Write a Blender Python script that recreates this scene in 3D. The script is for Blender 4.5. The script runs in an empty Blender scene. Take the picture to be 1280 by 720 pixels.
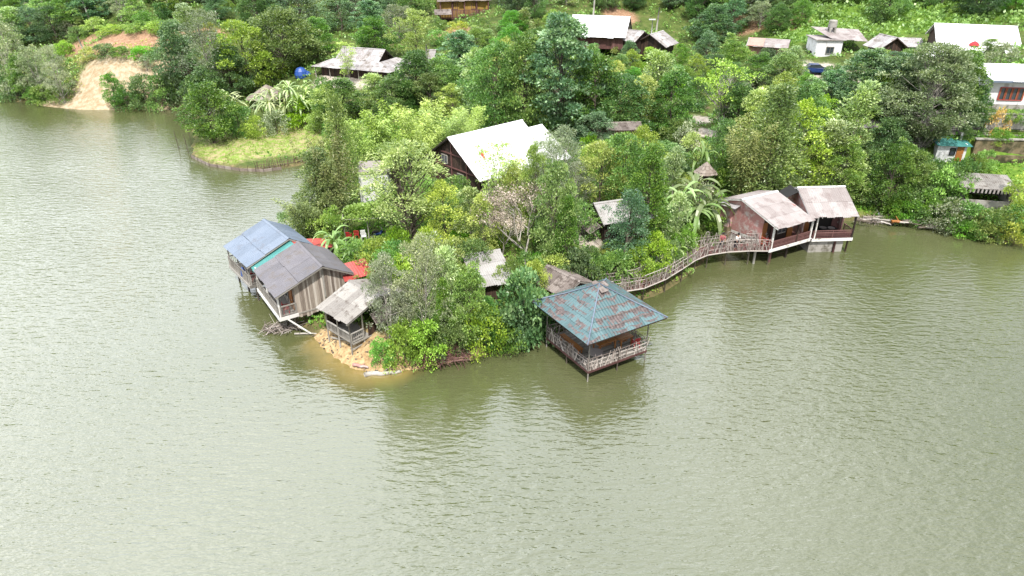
import bpy, math, random
import numpy as np
from mathutils import Vector, Matrix
R = math.radians
rnd = random.Random(7)
sc = bpy.context.scene
COL = sc.collection

# ------------------------------------------------------------------ camera model (used to survey the site)
TH, FPX, CH = R(28), 865.0, 30.0
CC, SS = math.cos(TH), math.sin(TH)

def P(px, py, z=0.0):
    """site point at height z seen at photo pixel (1280 x 720)"""
    u, v = px - 640, py - 360
    f, d = FPX * CC - v * SS, FPX * SS + v * CC
    t = (CH - z) / d
    return Vector((u * t, f * t, z))

def Q(x, y, z):
    dz = z - CH
    fw, up = y * CC - dz * SS, y * SS + dz * CC
    return 640 + FPX * x / fw, 360 - FPX * up / fw, FPX / fw

# ------------------------------------------------------------------ tagging
def tag(o, label=None, cat=None, group=None, kind=None):
    if label: o['label'] = label
    if cat: o['category'] = cat
    if group: o['group'] = group
    if kind: o['kind'] = kind
    return o

def thing(name, label, cat, loc=(0, 0, 0), rz=0.0, group=None):
    o = bpy.data.objects.new(name, None)
    o.empty_display_size = 0.3
    COL.objects.link(o)
    o.location = loc
    o.rotation_euler = (0, 0, R(rz))
    return tag(o, label, cat, group)

def dup(root, loc, rz=0.0, scale=(1, 1, 1), label=None, group=None):
    r = root.copy(); COL.objects.link(r)
    r.location = loc; r.rotation_euler = (0, 0, rz); r.scale = scale
    if label: r['label'] = label
    if group: r['group'] = group
    for ch in list(root.children):
        c = ch.copy(); COL.objects.link(c); c.parent = r
        for g in list(ch.children):
            d = g.copy(); COL.objects.link(d); d.parent = c
    return r

# ------------------------------------------------------------------ mesh builder
class MB:
    def __init__(s):
        s.v, s.f, s.t, s.uv = [], [], [], []

    def add(s, verts, faces, tint=None, uvs=None):
        b = len(s.v)
        s.v.extend([tuple(p) for p in verts])
        if tint is None: tint = rnd.random()
        for k, fc in enumerate(faces):
            s.f.append([b + i for i in fc])
            s.t.append(tint[k] if isinstance(tint, list) else tint)
            s.uv.append([uvs[i] for i in fc] if uvs else [(0, 0)] * len(fc))
        return s

    def box(s, c, size, rz=0.0, tint=None):
        x, y, z = [k / 2 for k in size]
        m = Matrix.Rotation(R(rz), 3, 'Z')
        vs = [m @ Vector((a * x, b * y, e * z)) + Vector(c) for e in (-1, 1) for b in (-1, 1) for a in (-1, 1)]
        return s.add(vs, [(0, 2, 3, 1), (4, 5, 7, 6), (0, 1, 5, 4), (2, 6, 7, 3), (0, 4, 6, 2), (1, 3, 7, 5)], tint)

    def span(s, a, b, tint=None):
        return s.box([(a[i] + b[i]) / 2 for i in range(3)], [abs(b[i] - a[i]) for i in range(3)], 0, tint)

    def beam(s, p, q, w=0.1, h=0.1, tint=None, up=(0, 0, 1)):
        p, q = Vector(p), Vector(q)
        d = (q - p).normalized()
        up = Vector(up)
        if abs(d.dot(up)) > 0.98: up = Vector((1, 0, 0))
        a = d.cross(up).normalized() * (w / 2)
        b = a.cross(d).normalized() * (h / 2)
        vs = [p - a - b, p + a - b, p + a + b, p - a + b, q - a - b, q + a - b, q + a + b, q - a + b]
        return s.add(vs, [(0, 1, 2, 3), (7, 6, 5, 4), (0, 4, 5, 1), (1, 5, 6, 2), (2, 6, 7, 3), (3, 7, 4, 0)], tint)

    def tube(s, pts, rad, n=6, tint=None, cap=True):
        pts = [Vector(p) for p in pts]
        if not isinstance(rad, (list, tuple)): rad = [rad] * len(pts)
        vs, fs = [], []
        for i, p in enumerate(pts):
            d = (pts[min(i + 1, len(pts) - 1)] - pts[max(i - 1, 0)])
            d = d.normalized() if d.length > 1e-6 else Vector((0, 0, 1))
            ref = Vector((0, 0, 1)) if abs(d.z) < 0.9 else Vector((1, 0, 0))
            a = d.cross(ref).normalized(); b = d.cross(a)
            for k in range(n):
                an = 2 * math.pi * k / n
                vs.append(p + (a * math.cos(an) + b * math.sin(an)) * rad[i])
        for i in range(len(pts) - 1):
            for k in range(n):
                k2 = (k + 1) % n
                fs.append((i * n + k, i * n + k2, (i + 1) * n + k2, (i + 1) * n + k))
        if cap:
            fs.append(tuple(range(n))); fs.append(tuple((len(pts) - 1) * n + k for k in reversed(range(n))))
        return s.add(vs, fs, tint)

    def lathe(s, c, prof, n=12, tint=None):
        c = Vector(c); vs, fs = [], []
        for r, z in prof:
            for k in range(n):
                a = 2 * math.pi * k / n
                vs.append(c + Vector((r * math.cos(a), r * math.sin(a), z)))
        for i in range(len(prof) - 1):
            for k in range(n):
                k2 = (k + 1) % n
                fs.append((i * n + k, i * n + k2, (i + 1) * n + k2, (i + 1) * n + k))
        fs.append(tuple(reversed(range(n)))); fs.append(tuple((len(prof) - 1) * n + k for k in range(n)))
        return s.add(vs, fs, tint)

    def slab(s, quad, th, tint=None):
        q = [Vector(p) for p in quad]
        nn = (q[1] - q[0]).cross(q[-1] - q[0]).normalized()
        if nn.z < 0: nn = -nn
        n = len(q)
        vs = q + [p - nn * th for p in q]
        fs = [tuple(range(n)), tuple(reversed(range(n, 2 * n)))]
        for i in range(n):
            j = (i + 1) % n
            fs.append((i, n + i, n + j, j))
        return s.add(vs, fs, tint)

    def sheet(s, a, b, c, d, rows=3, pitch=0.2, amp=0.025, sheet_w=0.95, th=0.02, jit=0.012, sag=0.0):
        """corrugated roofing: a-b the top edge, d-c the bottom edge (a above d); rows of lapped sheets"""
        a, b, c, d = [Vector(p) for p in (a, b, c, d)]
        L = max((b - a).length, (c - d).length); S = (d - a).length
        nn = (b - a).cross(d - a).normalized()
        if nn.z < 0: nn = -nn
        nc = max(2, int(L / sheet_w + 0.5))
        for r in range(rows):
            for k in range(nc):
                ti = rnd.random()
                per = max(4, int(L / nc / pitch * 4))
                j0, j1 = rnd.uniform(0, jit), rnd.uniform(0, jit)
                sl = rnd.uniform(-jit, jit) * 2
                vs, uv, fs = [], [], []
                for e, (v0, off) in enumerate(((r / rows, 0.0), ((r + 1) / rows + 0.02 + (sl if r == rows - 1 else 0), 0.022))):
                    for i in range(per + 1):
                        u = (k + i / per) / nc
                        top = a.lerp(b, u); bot = d.lerp(c, u)
                        p = top.lerp(bot, v0)
                        w = math.sin(2 * math.pi * u * L / pitch) * amp
                        p = p + nn * (w + off + (j0 if i < per / 2 else j1))
                        p.z -= sag * math.sin(math.pi * u) * 1.0
                        vs.append(p); uv.append((u * L, (1 - v0) * S))
                m = len(vs)
                vs += [p - nn * th for p in vs]; uv += uv
                for i in range(per):
                    fs.append((i, i + 1, per + 2 + i, per + 1 + i))
                    fs.append((m + i, m + per + 1 + i, m + per + 2 + i, m + i + 1))
                    fs.append((per + 1 + i, per + 2 + i, m + per + 2 + i, m + per + 1 + i))
                s.add(vs, fs, ti, uv)
        return s

    def planks(s, o, u, width, zb, top, nrm, bw=0.18, th=0.03, rag=0.08):
        """vertical boards: from o along unit u; zb(x) and top(x) give heights"""
        o, u, nrm = Vector(o), Vector(u), Vector(nrm)
        x = 0.0
        while x < width - 0.02:
            w = min(bw * rnd.uniform(0.75, 1.25), width - x)
            z0 = zb(x + w / 2) - rnd.uniform(0, rag)
            off = nrm * rnd.uniform(0, 0.018)
            p = o + u * (x + 0.006) + off; q = o + u * (x + w - 0.006) + off
            tp, tq = top(x), top(x + w)
            vs = [(p.x, p.y, z0), (q.x, q.y, z0), (q.x, q.y, tq), (p.x, p.y, tp)]
            pb, qb = p - nrm * th, q - nrm * th
            vs += [(pb.x, pb.y, z0), (qb.x, qb.y, z0), (qb.x, qb.y, tq), (pb.x, pb.y, tp)]
            s.add(vs, [(0, 1, 2, 3), (7, 6, 5, 4), (0, 4, 5, 1), (1, 5, 6, 2), (2, 6, 7, 3), (3, 7, 4, 0)])
            x += w
        return s

    def build(s, name, mat, parent=None, smooth=False, world=False):
        me = bpy.data.meshes.new(name)
        vs = s.v
        if world and parent is not None:
            inv = (Matrix.Translation(parent.location) @ parent.rotation_euler.to_matrix().to_4x4()).inverted()
            vs = [tuple(inv @ Vector(p)) for p in vs]
        me.from_pydata(vs, [], s.f)
        at = me.attributes.new('tint', 'FLOAT', 'FACE')
        at.data.foreach_set('value', s.t)
        ul = me.uv_layers.new(name='UVMap')
        ul.data.foreach_set('uv', [c for fc in s.uv for p in fc for c in p])
        if smooth:
            me.polygons.foreach_set('use_smooth', [True] * len(me.polygons))
        me.materials.append(mat)
        me.update()
        o = bpy.data.objects.new(name, me)
        COL.objects.link(o)
        if parent is not None: o.parent = parent
        return o

# ------------------------------------------------------------------ materials
MATS = {}
def nodes(name):
    m = bpy.data.materials.new(name); m.use_nodes = True
    nt = m.node_tree; nt.nodes.clear()
    out = nt.nodes.new('ShaderNodeOutputMaterial')
    MATS[name] = m
    return m, nt, out

def N(nt, typ, **kw):
    n = nt.nodes.new(typ)
    for k, v in kw.items():
        if k.startswith('i_'):
            key = k[2:]
            n.inputs[int(key) if key.isdigit() else key.replace('_', ' ')].default_value = v
        else: setattr(n, k, v)
    return n

def ramp(nt, stops, interp='LINEAR'):
    n = nt.nodes.new('ShaderNodeValToRGB'); cr = n.color_ramp; cr.interpolation = interp
    while len(cr.elements) < len(stops): cr.elements.new(0.5)
    for e, (p, c) in zip(cr.elements, stops):
        e.position = p; e.color = tuple(c) + (1,) if len(c) == 3 else c
    return n

def mixc(nt, fac, a, b, mode='MIX'):
    n = nt.nodes.new('ShaderNodeMix'); n.data_type = 'RGBA'; n.blend_type = mode
    for sock, val in ((0, fac), (6, a), (7, b)):
        if hasattr(val, 'is_output') or isinstance(val, bpy.types.NodeSocket): nt.links.new(val, n.inputs[sock])
        elif sock == 0: n.inputs[0].default_value = val
        else: n.inputs[sock].default_value = tuple(val) + (1,) if len(val) == 3 else val
    return n.outputs[2]

def math_(nt, op, a, b=None, c=None, clamp=False):
    n = nt.nodes.new('ShaderNodeMath'); n.operation = op; n.use_clamp = clamp
    for i, v in enumerate((a, b, c)):
        if v is None: continue
        if isinstance(v, bpy.types.NodeSocket): nt.links.new(v, n.inputs[i])
        else: n.inputs[i].default_value = v
    return n.outputs[0]

def surf(name, cols, rough=0.75, nscale=1.2, tintw=0.5, stretch=(1, 1, 1), dirt=None, dirt_amt=0.5, dirt_scale=0.5,
         bump=0.15, bump_scale=25, metal=0.0, spec=0.4, alb=0.66):
    """weathered surface: colour from per-piece tint + noise, optional dirt/rust blotches, small bump"""
    m, nt, out = nodes(name)
    bs = N(nt, 'ShaderNodeBsdfPrincipled'); L = nt.links.new
    bs.inputs['Metallic'].default_value = metal
    bs.inputs['Specular IOR Level'].default_value = spec
    tc = N(nt, 'ShaderNodeTexCoord'); mp = N(nt, 'ShaderNodeMapping'); mp.inputs['Scale'].default_value = stretch
    L(tc.outputs['Object'], mp.inputs[0])
    n1 = N(nt, 'ShaderNodeTexNoise'); n1.inputs['Scale'].default_value = nscale; n1.inputs['Detail'].default_value = 6
    n1.inputs['Roughness'].default_value = 0.65
    L(mp.outputs[0], n1.inputs[0])
    at = N(nt, 'ShaderNodeAttribute', attribute_name='tint')
    a = math_(nt, 'MULTIPLY', at.outputs['Fac'], tintw)
    b = math_(nt, 'SUBTRACT', n1.outputs[0], 0.5)
    b = math_(nt, 'MULTIPLY_ADD', b, 1.5, 0.5)
    f = math_(nt, 'MULTIPLY_ADD', b, 1 - tintw, a, clamp=True)
    k = len(cols)
    cols = [tuple(c * alb for c in col_) for col_ in cols]
    if dirt: dirt = tuple(c * alb for c in dirt)
    rp = ramp(nt, [(0.12 + 0.76 * i / max(1, k - 1), c) for i, c in enumerate(cols)])
    L(f, rp.inputs[0]); col = rp.outputs[0]
    if dirt:
        n2 = N(nt, 'ShaderNodeTexNoise'); n2.inputs['Scale'].default_value = dirt_scale; n2.inputs['Detail'].default_value = 8
        n2.inputs['Roughness'].default_value = 0.7
        L(tc.outputs['Object'], n2.inputs[0])
        r2 = ramp(nt, [(0.62 - dirt_amt * 0.35, (0, 0, 0)), (0.70 - dirt_amt * 0.22, (1, 1, 1))])
        L(n2.outputs[0], r2.inputs[0])
        col = mixc(nt, r2.outputs[0], col, dirt)
    L(col, bs.inputs['Base Color'])
    bs.inputs['Roughness'].default_value = rough
    n3 = N(nt, 'ShaderNodeTexNoise'); n3.inputs['Scale'].default_value = bump_scale; n3.inputs['Detail'].default_value = 3
    L(mp.outputs[0], n3.inputs[0])
    bp = N(nt, 'ShaderNodeBump'); bp.inputs['Strength'].default_value = bump; bp.inputs['Distance'].default_value = 0.03
    L(n3.outputs[0], bp.inputs['Height']); L(bp.outputs[0], bs.inputs['Normal'])
    L(bs.outputs[0], out.inputs[0])
    return m

def leaf_mat(name, cols, transl=0.28, hue=0.025, val=0.3):
    m, nt, out = nodes(name); L = nt.links.new
    at = N(nt, 'ShaderNodeAttribute', attribute_name='tint')
    oi = N(nt, 'ShaderNodeObjectInfo')
    k = len(cols)
    rp = ramp(nt, [(0.05 + 0.9 * i / max(1, k - 1), c) for i, c in enumerate(cols)])
    L(at.outputs['Fac'], rp.inputs[0])
    hs = N(nt, 'ShaderNodeHueSaturation')
    L(math_(nt, 'MULTIPLY_ADD', oi.outputs['Random'], hue * 2, 0.5 - hue), hs.inputs['Hue'])
    r2 = math_(nt, 'FRACT', math_(nt, 'MULTIPLY', oi.outputs['Random'], 7.31))
    L(math_(nt, 'MULTIPLY_ADD', r2, val * 2, 1 - val), hs.inputs['Value'])
    r3 = math_(nt, 'FRACT', math_(nt, 'MULTIPLY', oi.outputs['Random'], 13.7))
    L(math_(nt, 'MULTIPLY_ADD', r3, 0.3, 0.82), hs.inputs['Saturation'])
    L(mixc(nt, 1.0, rp.outputs[0], (2.0, 1.98, 2.1), 'MULTIPLY'), hs.inputs['Color'])
    bs = N(nt, 'ShaderNodeBsdfPrincipled'); bs.inputs['Roughness'].default_value = 0.42
    bs.inputs['Specular IOR Level'].default_value = 0.5
    L(hs.outputs[0], bs.inputs['Base Color'])
    tr = N(nt, 'ShaderNodeBsdfTranslucent')
    L(mixc(nt, 1.0, hs.outputs[0], (1.25, 1.35, 0.55), 'MULTIPLY'), tr.inputs[0])
    mx = N(nt, 'ShaderNodeMixShader'); mx.inputs[0].default_value = transl
    L(bs.outputs[0], mx.inputs[1]); L(tr.outputs[0], mx.inputs[2]); L(mx.outputs[0], out.inputs[0])
    return m

M = MATS
surf('weathered_wood', [(.12, .09, .075), (.33, .28, .235), (.56, .51, .46)], 0.85, 2.0, 0.6, (6, 6, .6), bump=.3, alb=.8)
surf('grey_wood', [(.13, .12, .11), (.30, .28, .25), (.46, .44, .41)], 0.85, 2.0, 0.55, (3, 3, 3), bump=.3)
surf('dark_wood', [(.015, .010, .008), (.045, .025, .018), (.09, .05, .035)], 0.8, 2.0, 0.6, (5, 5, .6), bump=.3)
surf('maroon_wood', [(.07, .028, .026), (.15, .065, .06), (.24, .13, .12)], 0.75, 2.0, 0.6, bump=.2)
surf('orange_wood', [(.22, .075, .02), (.36, .14, .035), (.46, .2, .06)], 0.5, 2.0, 0.5, (5, 5, 1), bump=.1)
surf('twig', [(.14, .11, .095), (.34, .29, .265), (.60, .55, .51)], 0.9, 3, 0.75, bump=.2)
surf('white_paint', [(.52, .51, .49), (.66, .65, .63), (.76, .76, .74)], 0.6, 2.0, 0.4, alb=.85, bump=.1, dirt=(.3, .27, .23), dirt_amt=.25, dirt_scale=2)
surf('pink_brick', [(.25, .11, .10), (.35, .17, .155), (.45, .26, .24)], 0.85, 6, 0.3, (1, 1, 5), alb=.95, dirt=(.42, .36, .34), dirt_amt=.4, dirt_scale=1.2, bump=.4)
surf('concrete', [(.30, .28, .25), (.40, .38, .35), (.52, .50, .47)], 0.9, 1.5, 0.3, dirt=(.12, .11, .08), dirt_amt=.35, dirt_scale=.8, bump=.3)
surf('mossy_concrete', [(.14, .10, .05), (.24, .19, .11), (.34, .30, .22)], 0.95, 1.2, 0.3, (1, 1, .5), dirt=(.05, .05, .02), dirt_amt=.5, dirt_scale=.7, bump=.4)
surf('white_wall', [(.56, .56, .58), (.64, .64, .66), (.72, .72, .73)], 0.8, 1.5, 0.2, alb=.85, dirt=(.4, .38, .37), dirt_amt=.25, dirt_scale=1)
surf('slate_roof', [(.125, .12, .135), (.165, .155, .175), (.22, .21, .23)], 0.55, 0.9, 0.45, bump=.1, dirt=(.15, .13, .125), dirt_amt=.3, dirt_scale=1.1, alb=.6)
surf('blue_roof', [(.17, .22, .30), (.22, .28, .38), (.27, .33, .43)], 0.5, 0.8, 0.4, bump=.08, dirt=(.19, .22, .28), dirt_amt=.2, dirt_scale=.9, alb=.5)
surf('grey_sheet', [(.26, .24, .225), (.40, .375, .35), (.54, .52, .49)], 0.8, 1.4, 0.55, bump=.2, dirt=(.16, .13, .11), dirt_amt=.3, dirt_scale=1.5, alb=.52)
surf('pinkgrey_sheet', [(.36, .31, .30), (.47, .42, .41), (.58, .54, .53)], 0.75, 1.2, 0.5, bump=.2, dirt=(.34, .28, .27), dirt_amt=.36, dirt_scale=.8, alb=.5)
surf('pale_sheet', [(.50, .48, .47), (.57, .55, .54), (.64, .62, .61)], 0.75, 1.2, 0.5, bump=.2, dirt=(.44, .41, .39), dirt_amt=.3, dirt_scale=.9, alb=.46)
surf('brown_sheet', [(.13, .105, .095), (.21, .175, .16), (.30, .26, .24)], 0.8, 1.4, 0.6, bump=.2, dirt=(.08, .06, .05), dirt_amt=.35, dirt_scale=1.5)
surf('white_sheet', [(.70, .71, .73), (.76, .77, .79), (.82, .82, .84)], 0.45, 0.6, 0.45, alb=.8, bump=.05, dirt=(.58, .57, .55), dirt_amt=.35, dirt_scale=.7)
surf('thatch', [(.16, .125, .10), (.27, .22, .19), (.40, .35, .31)], 0.95, 5, 0.5, (3, 3, 1), bump=.8)
surf('shingle', [(.27, .25, .255), (.40, .38, .385), (.53, .51, .51)], 0.9, 3, 0.5, bump=.5, dirt=(.2, .17, .15), dirt_amt=.35, dirt_scale=.9)
surf('red_sheet', [(.36, .045, .04), (.48, .08, .07), (.58, .14, .12)], 0.55, 1, 0.4, bump=.1)
surf('teal_sheet', [(.05, .22, .21), (.075, .28, .27), (.12, .36, .35)], 0.55, 1, 0.4, bump=.1)
surf('red_plastic', [(.42, .02, .03), (.5, .03, .04), (.55, .05, .05)], 0.35, 1, 0.3, bump=0)
surf('blue_plastic', [(.03, .08, .28), (.03, .1, .42), (.05, .14, .5)], 0.45, 2, 0.3, bump=.3, bump_scale=6)
surf('white_plastic', [(.68, .68, .68), (.74, .74, .75), (.8, .8, .8)], 0.4, 1, 0.3, bump=0)
surf('yellow_wall', [(.50, .30, .06), (.58, .36, .08), (.64, .42, .12)], 0.8, 1, 0.3, bump=.1, alb=.45)
surf('pink_wall', [(.42, .22, .18), (.5, .28, .23), (.56, .35, .3)], 0.8, 1, 0.3, bump=.1)
surf('bark', [(.05, .04, .03), (.12, .095, .075), (.22, .19, .16)], 0.95, 4, 0.4, (2, 2, .7), bump=.6)
surf('pale_bark', [(.24, .22, .19), (.40, .37, .33), (.55, .52, .48)], 0.9, 3, 0.4, (2, 2, .7), bump=.4)
surf('stem_green', [(.10, .15, .04), (.17, .23, .07), (.25, .30, .12)], 0.6, 2, 0.5, bump=.2)
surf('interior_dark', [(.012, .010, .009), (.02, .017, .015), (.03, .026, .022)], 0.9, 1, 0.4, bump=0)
surf('metal_pole', [(.36, .36, .36), (.46, .46, .46), (.56, .56, .55)], 0.6, 2, 0.3, bump=.1)
surf('car_paint', [(.012, .03, .12), (.015, .04, .16), (.02, .05, .2)], 0.25, 1, 0.2, bump=0, spec=.6)
surf('window_glass', [(.03, .04, .05), (.05, .06, .075), (.07, .09, .11)], 0.08, 1, 0.3, bump=0, spec=.8)
surf('rubber', [(.01, .01, .01), (.015, .015, .015), (.025, .025, .025)], 0.8, 1, 0.3, bump=0)
surf('skin', [(.36, .19, .12), (.42, .23, .15), (.47, .27, .19)], 0.6, 1, 0.3, bump=0)
surf('black_hair', [(.006, .005, .005), (.01, .008, .007), (.015, .012, .01)], 0.5, 1, 0.3, bump=0)
surf('white_cloth', [(.74, .74, .75), (.78, .78, .79), (.82, .82, .82)], 0.85, 2, 0.3, bump=.1)
surf('dark_cloth', [(.012, .014, .03), (.018, .02, .04), (.025, .03, .055)], 0.9, 2, 0.3, bump=.1)
surf('rose_cloth', [(.32, .09, .1), (.4, .13, .14), (.46, .18, .19)], 0.9, 2, 0.3, bump=.1)
surf('red_flag', [(.6, .02, .03), (.65, .03, .04), (.7, .04, .05)], 0.7, 2, 0.3, bump=.1)
leaf_mat('leaf_dark', [(.020, .048, .016), (.042, .085, .028), (.085, .135, .045)])
leaf_mat('leaf_mid', [(.030, .070, .014), (.066, .125, .024), (.12, .18, .04)])
leaf_mat('leaf_bright', [(.045, .10, .012), (.09, .175, .022), (.15, .25, .04)])
leaf_mat('leaf_lime', [(.075, .115, .016), (.15, .20, .032), (.235, .28, .062)])
leaf_mat('leaf_olive', [(.035, .058, .012), (.085, .115, .026), (.16, .185, .05)])
leaf_mat('leaf_grey', [(.058, .078, .042), (.13, .155, .09), (.22, .24, .155)])
leaf_mat('leaf_pale', [(.065, .105, .036), (.15, .20, .075), (.26, .31, .15)])
leaf_mat('leaf_blue', [(.024, .056, .026), (.056, .105, .048), (.125, .18, .095)])
leaf_mat('leaf_dead', [(.13, .105, .08), (.24, .205, .165), (.36, .32, .26)], .15)
leaf_mat('leaf_banana', [(.04, .085, .014), (.07, .125, .026), (.13, .18, .075)], .3)
leaf_mat('leaf_sage', [(.036, .058, .022), (.085, .112, .05), (.16, .185, .10)])
leaf_mat('grass', [(.08, .125, .015), (.14, .20, .028), (.23, .25, .07)], .3, hue=0)
leaf_mat('leaf_orange', [(.16, .10, .02), (.26, .15, .03), (.3, .22, .06)], .3)
# ------------------------------------------------------------------ terrain
SHORE_PX = [(-140, 122), (-60, 124), (0, 126), (30, 128), (60, 134), (100, 137), (150, 138), (200, 137), (236, 134), (246, 150),
            (240, 165), (238, 182), (239, 196), (262, 207), (300, 213), (330, 214), (360, 210), (395, 202), (425, 215),
            (418, 240), (395, 262), (372, 283), (358, 300), (352, 330), (352, 372), (362, 398), (386, 414), (404, 436), (425, 452),
            (448, 463), (472, 468), (496, 466), (520, 461), (560, 454), (600, 446), (640, 434), (668, 418),
            (690, 402), (740, 388), (800, 377), (832, 364), (852, 350), (882, 325), (900, 312), (925, 298), (965, 290),
            (1005, 283), (1060, 276), (1100, 277), (1150, 284), (1200, 293), (1250, 302), (1280, 306), (1360, 314), (1460, 322)]
SH = [P(a, b) for a, b in SHORE_PX]
SHW = [(-420, 95), (-260, 112), (-170, 122)] + [(p.x, p.y) for p in SH] + [(105, 60), (150, 57), (420, 30)]
SHA = np.array(SHW)
POLY = np.array(SHW + [(420, 900), (-420, 900)])

def shore_dist(x, y):
    x = np.asarray(x, float); y = np.asarray(y, float)
    best = np.full(x.shape, 1e9)
    for (ax, ay), (bx, by) in zip(SHA[:-1], SHA[1:]):
        dx, dy = bx - ax, by - ay
        t = np.clip(((x - ax) * dx + (y - ay) * dy) / (dx * dx + dy * dy + 1e-9), 0, 1)
        best = np.minimum(best, (x - ax - t * dx) ** 2 + (y - ay - t * dy) ** 2)
    return np.sqrt(best)

def inland(x, y):
    x = np.asarray(x, float); y = np.asarray(y, float)
    ins = np.zeros(x.shape, bool)
    n = len(POLY)
    for i in range(n):
        x1, y1 = POLY[i]; x2, y2 = POLY[(i + 1) % n]
        if y1 == y2: continue
        c = ((y1 > y) != (y2 > y)) & (x < (x2 - x1) * (y - y1) / (y2 - y1) + x1)
        ins ^= c
    return ins

CTRL_PX = [(440, 430, 1.3), (480, 430, 1.6), (560, 425, 1.5), (620, 412, 1.5), (660, 395, 1.2), (400, 390, 1.0), (450, 350, 2.3),
           (520, 350, 2.6), (600, 350, 2.6), (680, 350, 1.8), (740, 350, 1.6), (800, 340, 1.6), (470, 280, 3.0), (560, 260, 4.0),
           (650, 260, 3.8), (740, 300, 2.8), (800, 290, 2.6), (850, 290, 2.2), (880, 260, 2.4), (600, 200, 4.6), (700, 200, 4.4),
           (800, 200, 4.0), (870, 200, 4.0), (950, 220, 3.0), (1000, 210, 3.0), (1060, 245, 1.6), (1100, 255, 1.2), (1150, 250, 1.8),
           (430, 250, 2.2), (410, 280, 1.5), (1230, 264, 1.9), (1290, 275, 2.2), (1200, 215, 4.3), (1290, 212, 4.5), (1100, 200, 3.8),
           (1100, 130, 6.0), (1000, 130, 5.5), (900, 130, 5.4), (800, 130, 5.4), (700, 120, 5.6), (600, 120, 5.6), (500, 110, 5.6), (430, 125, 4.6),
           (395, 150, 1.9), (330, 150, 1.6), (280, 150, 1.2), (340, 180, .75), (280, 185, .6), (380, 185, .8),
           (450, 84, 7.2), (380, 92, 6.2), (330, 100, 4.5), (577, 28, 12), (760, 46, 10), (900, 60, 8.2), (1000, 78, 9.2), (1040, 92, 8.2),
           (1150, 72, 10.5), (1250, 66, 12.5), (1150, 14, 15), (1250, 10, 15.5), (1060, 20, 14.2), (980, 20, 13.5), (660, 15, 14),
           (160, 72, 7.4), (120, 72, 7.2), (205, 72, 7.4), (160, 40, 10.6), (215, 45, 10.4), (60, 60, 6.8), (10, 60, 6.8), (100, 5, 14), (10, 5, 13), (230, 10, 13.5), (300, 20, 12),
           (400, 20, 12), (250, 95, 5.5), (100, 105, 3.2), (180, 110, 2.8), (150, 95, 4.8)]
CTRL_W = [(56, 77.8, 4.5), (62, 77.5, 4.5), (70, 77.5, 4.6), (50, 78.5, 5.2), (56, 80.2, 7.0), (64, 80, 7.2), (56, 83.6, 9.8), (64, 82.5, 9.9), (72, 82, 10),
          (58, 92, 10.4), (48, 86, 8.4), (-200, 160, 12), (-300, 200, 40), (-110, 230, 34), (0, 215, 33), (100, 215, 42), (200, 180, 44), (300, 150, 50),
          (120, 90, 12), (120, 130, 26), (0, 320, 66), (-250, 330, 70), (250, 320, 76), (0, 450, 95), (-300, 480, 100), (300, 450, 110), (200, 80, 16), (-240, 130, 6)]
CT = np.array([tuple(P(*c)) for c in CTRL_PX] + CTRL_W)
def _phi(r2): return np.where(r2 > 1e-9, 0.5 * r2 * np.log(np.maximum(r2, 1e-9)), 0)
S_ = 100.0
_X = CT[:, :2] / S_
_K = _phi(((_X[:, None] - _X[None]) ** 2).sum(2)) + np.eye(len(CT)) * 1.5e-4
_Pm = np.c_[np.ones(len(CT)), _X]
_A = np.block([[_K, _Pm], [_Pm.T, np.zeros((3, 3))]])
_W = np.linalg.solve(_A, np.r_[CT[:, 2], np.zeros(3)])
def _tps(x, y):
    sh = np.shape(x); q = np.c_[np.ravel(x), np.ravel(y)] / S_
    z = _W[len(CT)] + q @ _W[len(CT) + 1:]
    for i in range(len(CT)):
        z += _W[i] * _phi(((q - _X[i]) ** 2).sum(1))
    return z.reshape(sh)

def height(x, y):
    x = np.asarray(x, float); y = np.asarray(y, float)
    z = np.maximum(_tps(x, y), 0.35)
    d = shore_dist(x, y)
    ins = inland(x, y)
    lim = 0.12 + 0.62 * d + 0.05 * d * d
    k = 0.5
    zl = -k * np.log(np.exp(-np.minimum(z, 60) / k) + np.exp(-np.minimum(lim, 60) / k))
    zl = np.where(np.minimum(z, lim) > 25, np.minimum(z, lim), zl)
    zl = zl + 0.10 * np.sin(x * 1.7 + 1.3 * np.sin(y * .9)) * np.sin(y * 1.45 + np.sin(x * .7)) * np.clip(d / 2, 0, 1)
    zl = np.maximum(zl, 0.06)
    tz = np.clip((x - 47.5) / 2.5, 0, 1) * np.clip((90 - x) / 6, 0, 1)
    yb, ya = 79.3 - .07 * (x - 60), 81.6 - .07 * (x - 60)
    lo = np.minimum(zl, np.where(y < yb + .2, 4.5 + np.clip((75 - y) * -.05, -1, .3), np.where(y < ya + .2, 7.15, 99)))
    zl = zl + (lo - zl) * tz
    return np.where(ins, zl, np.maximum(-0.12 - 0.28 * d, -4))

def hz(x, y): return float(height(np.array([x]), np.array([y]))[0])

_T = np.linspace(0, 1, 700)
def ground(px, py):
    """first point of the terrain (or water) on the line of sight through a photo pixel"""
    a = P(px, py, 27.0); u, v = px - 640, py - 360
    f, d = FPX * CC - v * SS, FPX * SS + v * CC
    n = math.hypot(u, f)
    g = 38 * (420 / 38) ** _T
    t = g / n
    x, y, z = u * t, f * t, CH - d * t
    h = np.maximum(height(x, y), 0)
    i = int(np.argmax(z <= h))
    if z[i] > h[i]: i = len(g) - 1
    if i > 0:
        w = (z[i - 1] - h[i - 1]) / max(1e-6, (z[i - 1] - h[i - 1]) + (h[i] - z[i]))
        xx, yy = x[i - 1] + (x[i] - x[i - 1]) * w, y[i - 1] + (y[i] - y[i - 1]) * w
    else: xx, yy = x[i], y[i]
    return Vector((xx, yy, max(0.0, hz(xx, yy))))

def grid_axis(pieces):
    out = []
    for a, b, st in pieces: out += list(np.arange(a, b, st))
    return np.array(out + [pieces[-1][1]])

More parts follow.
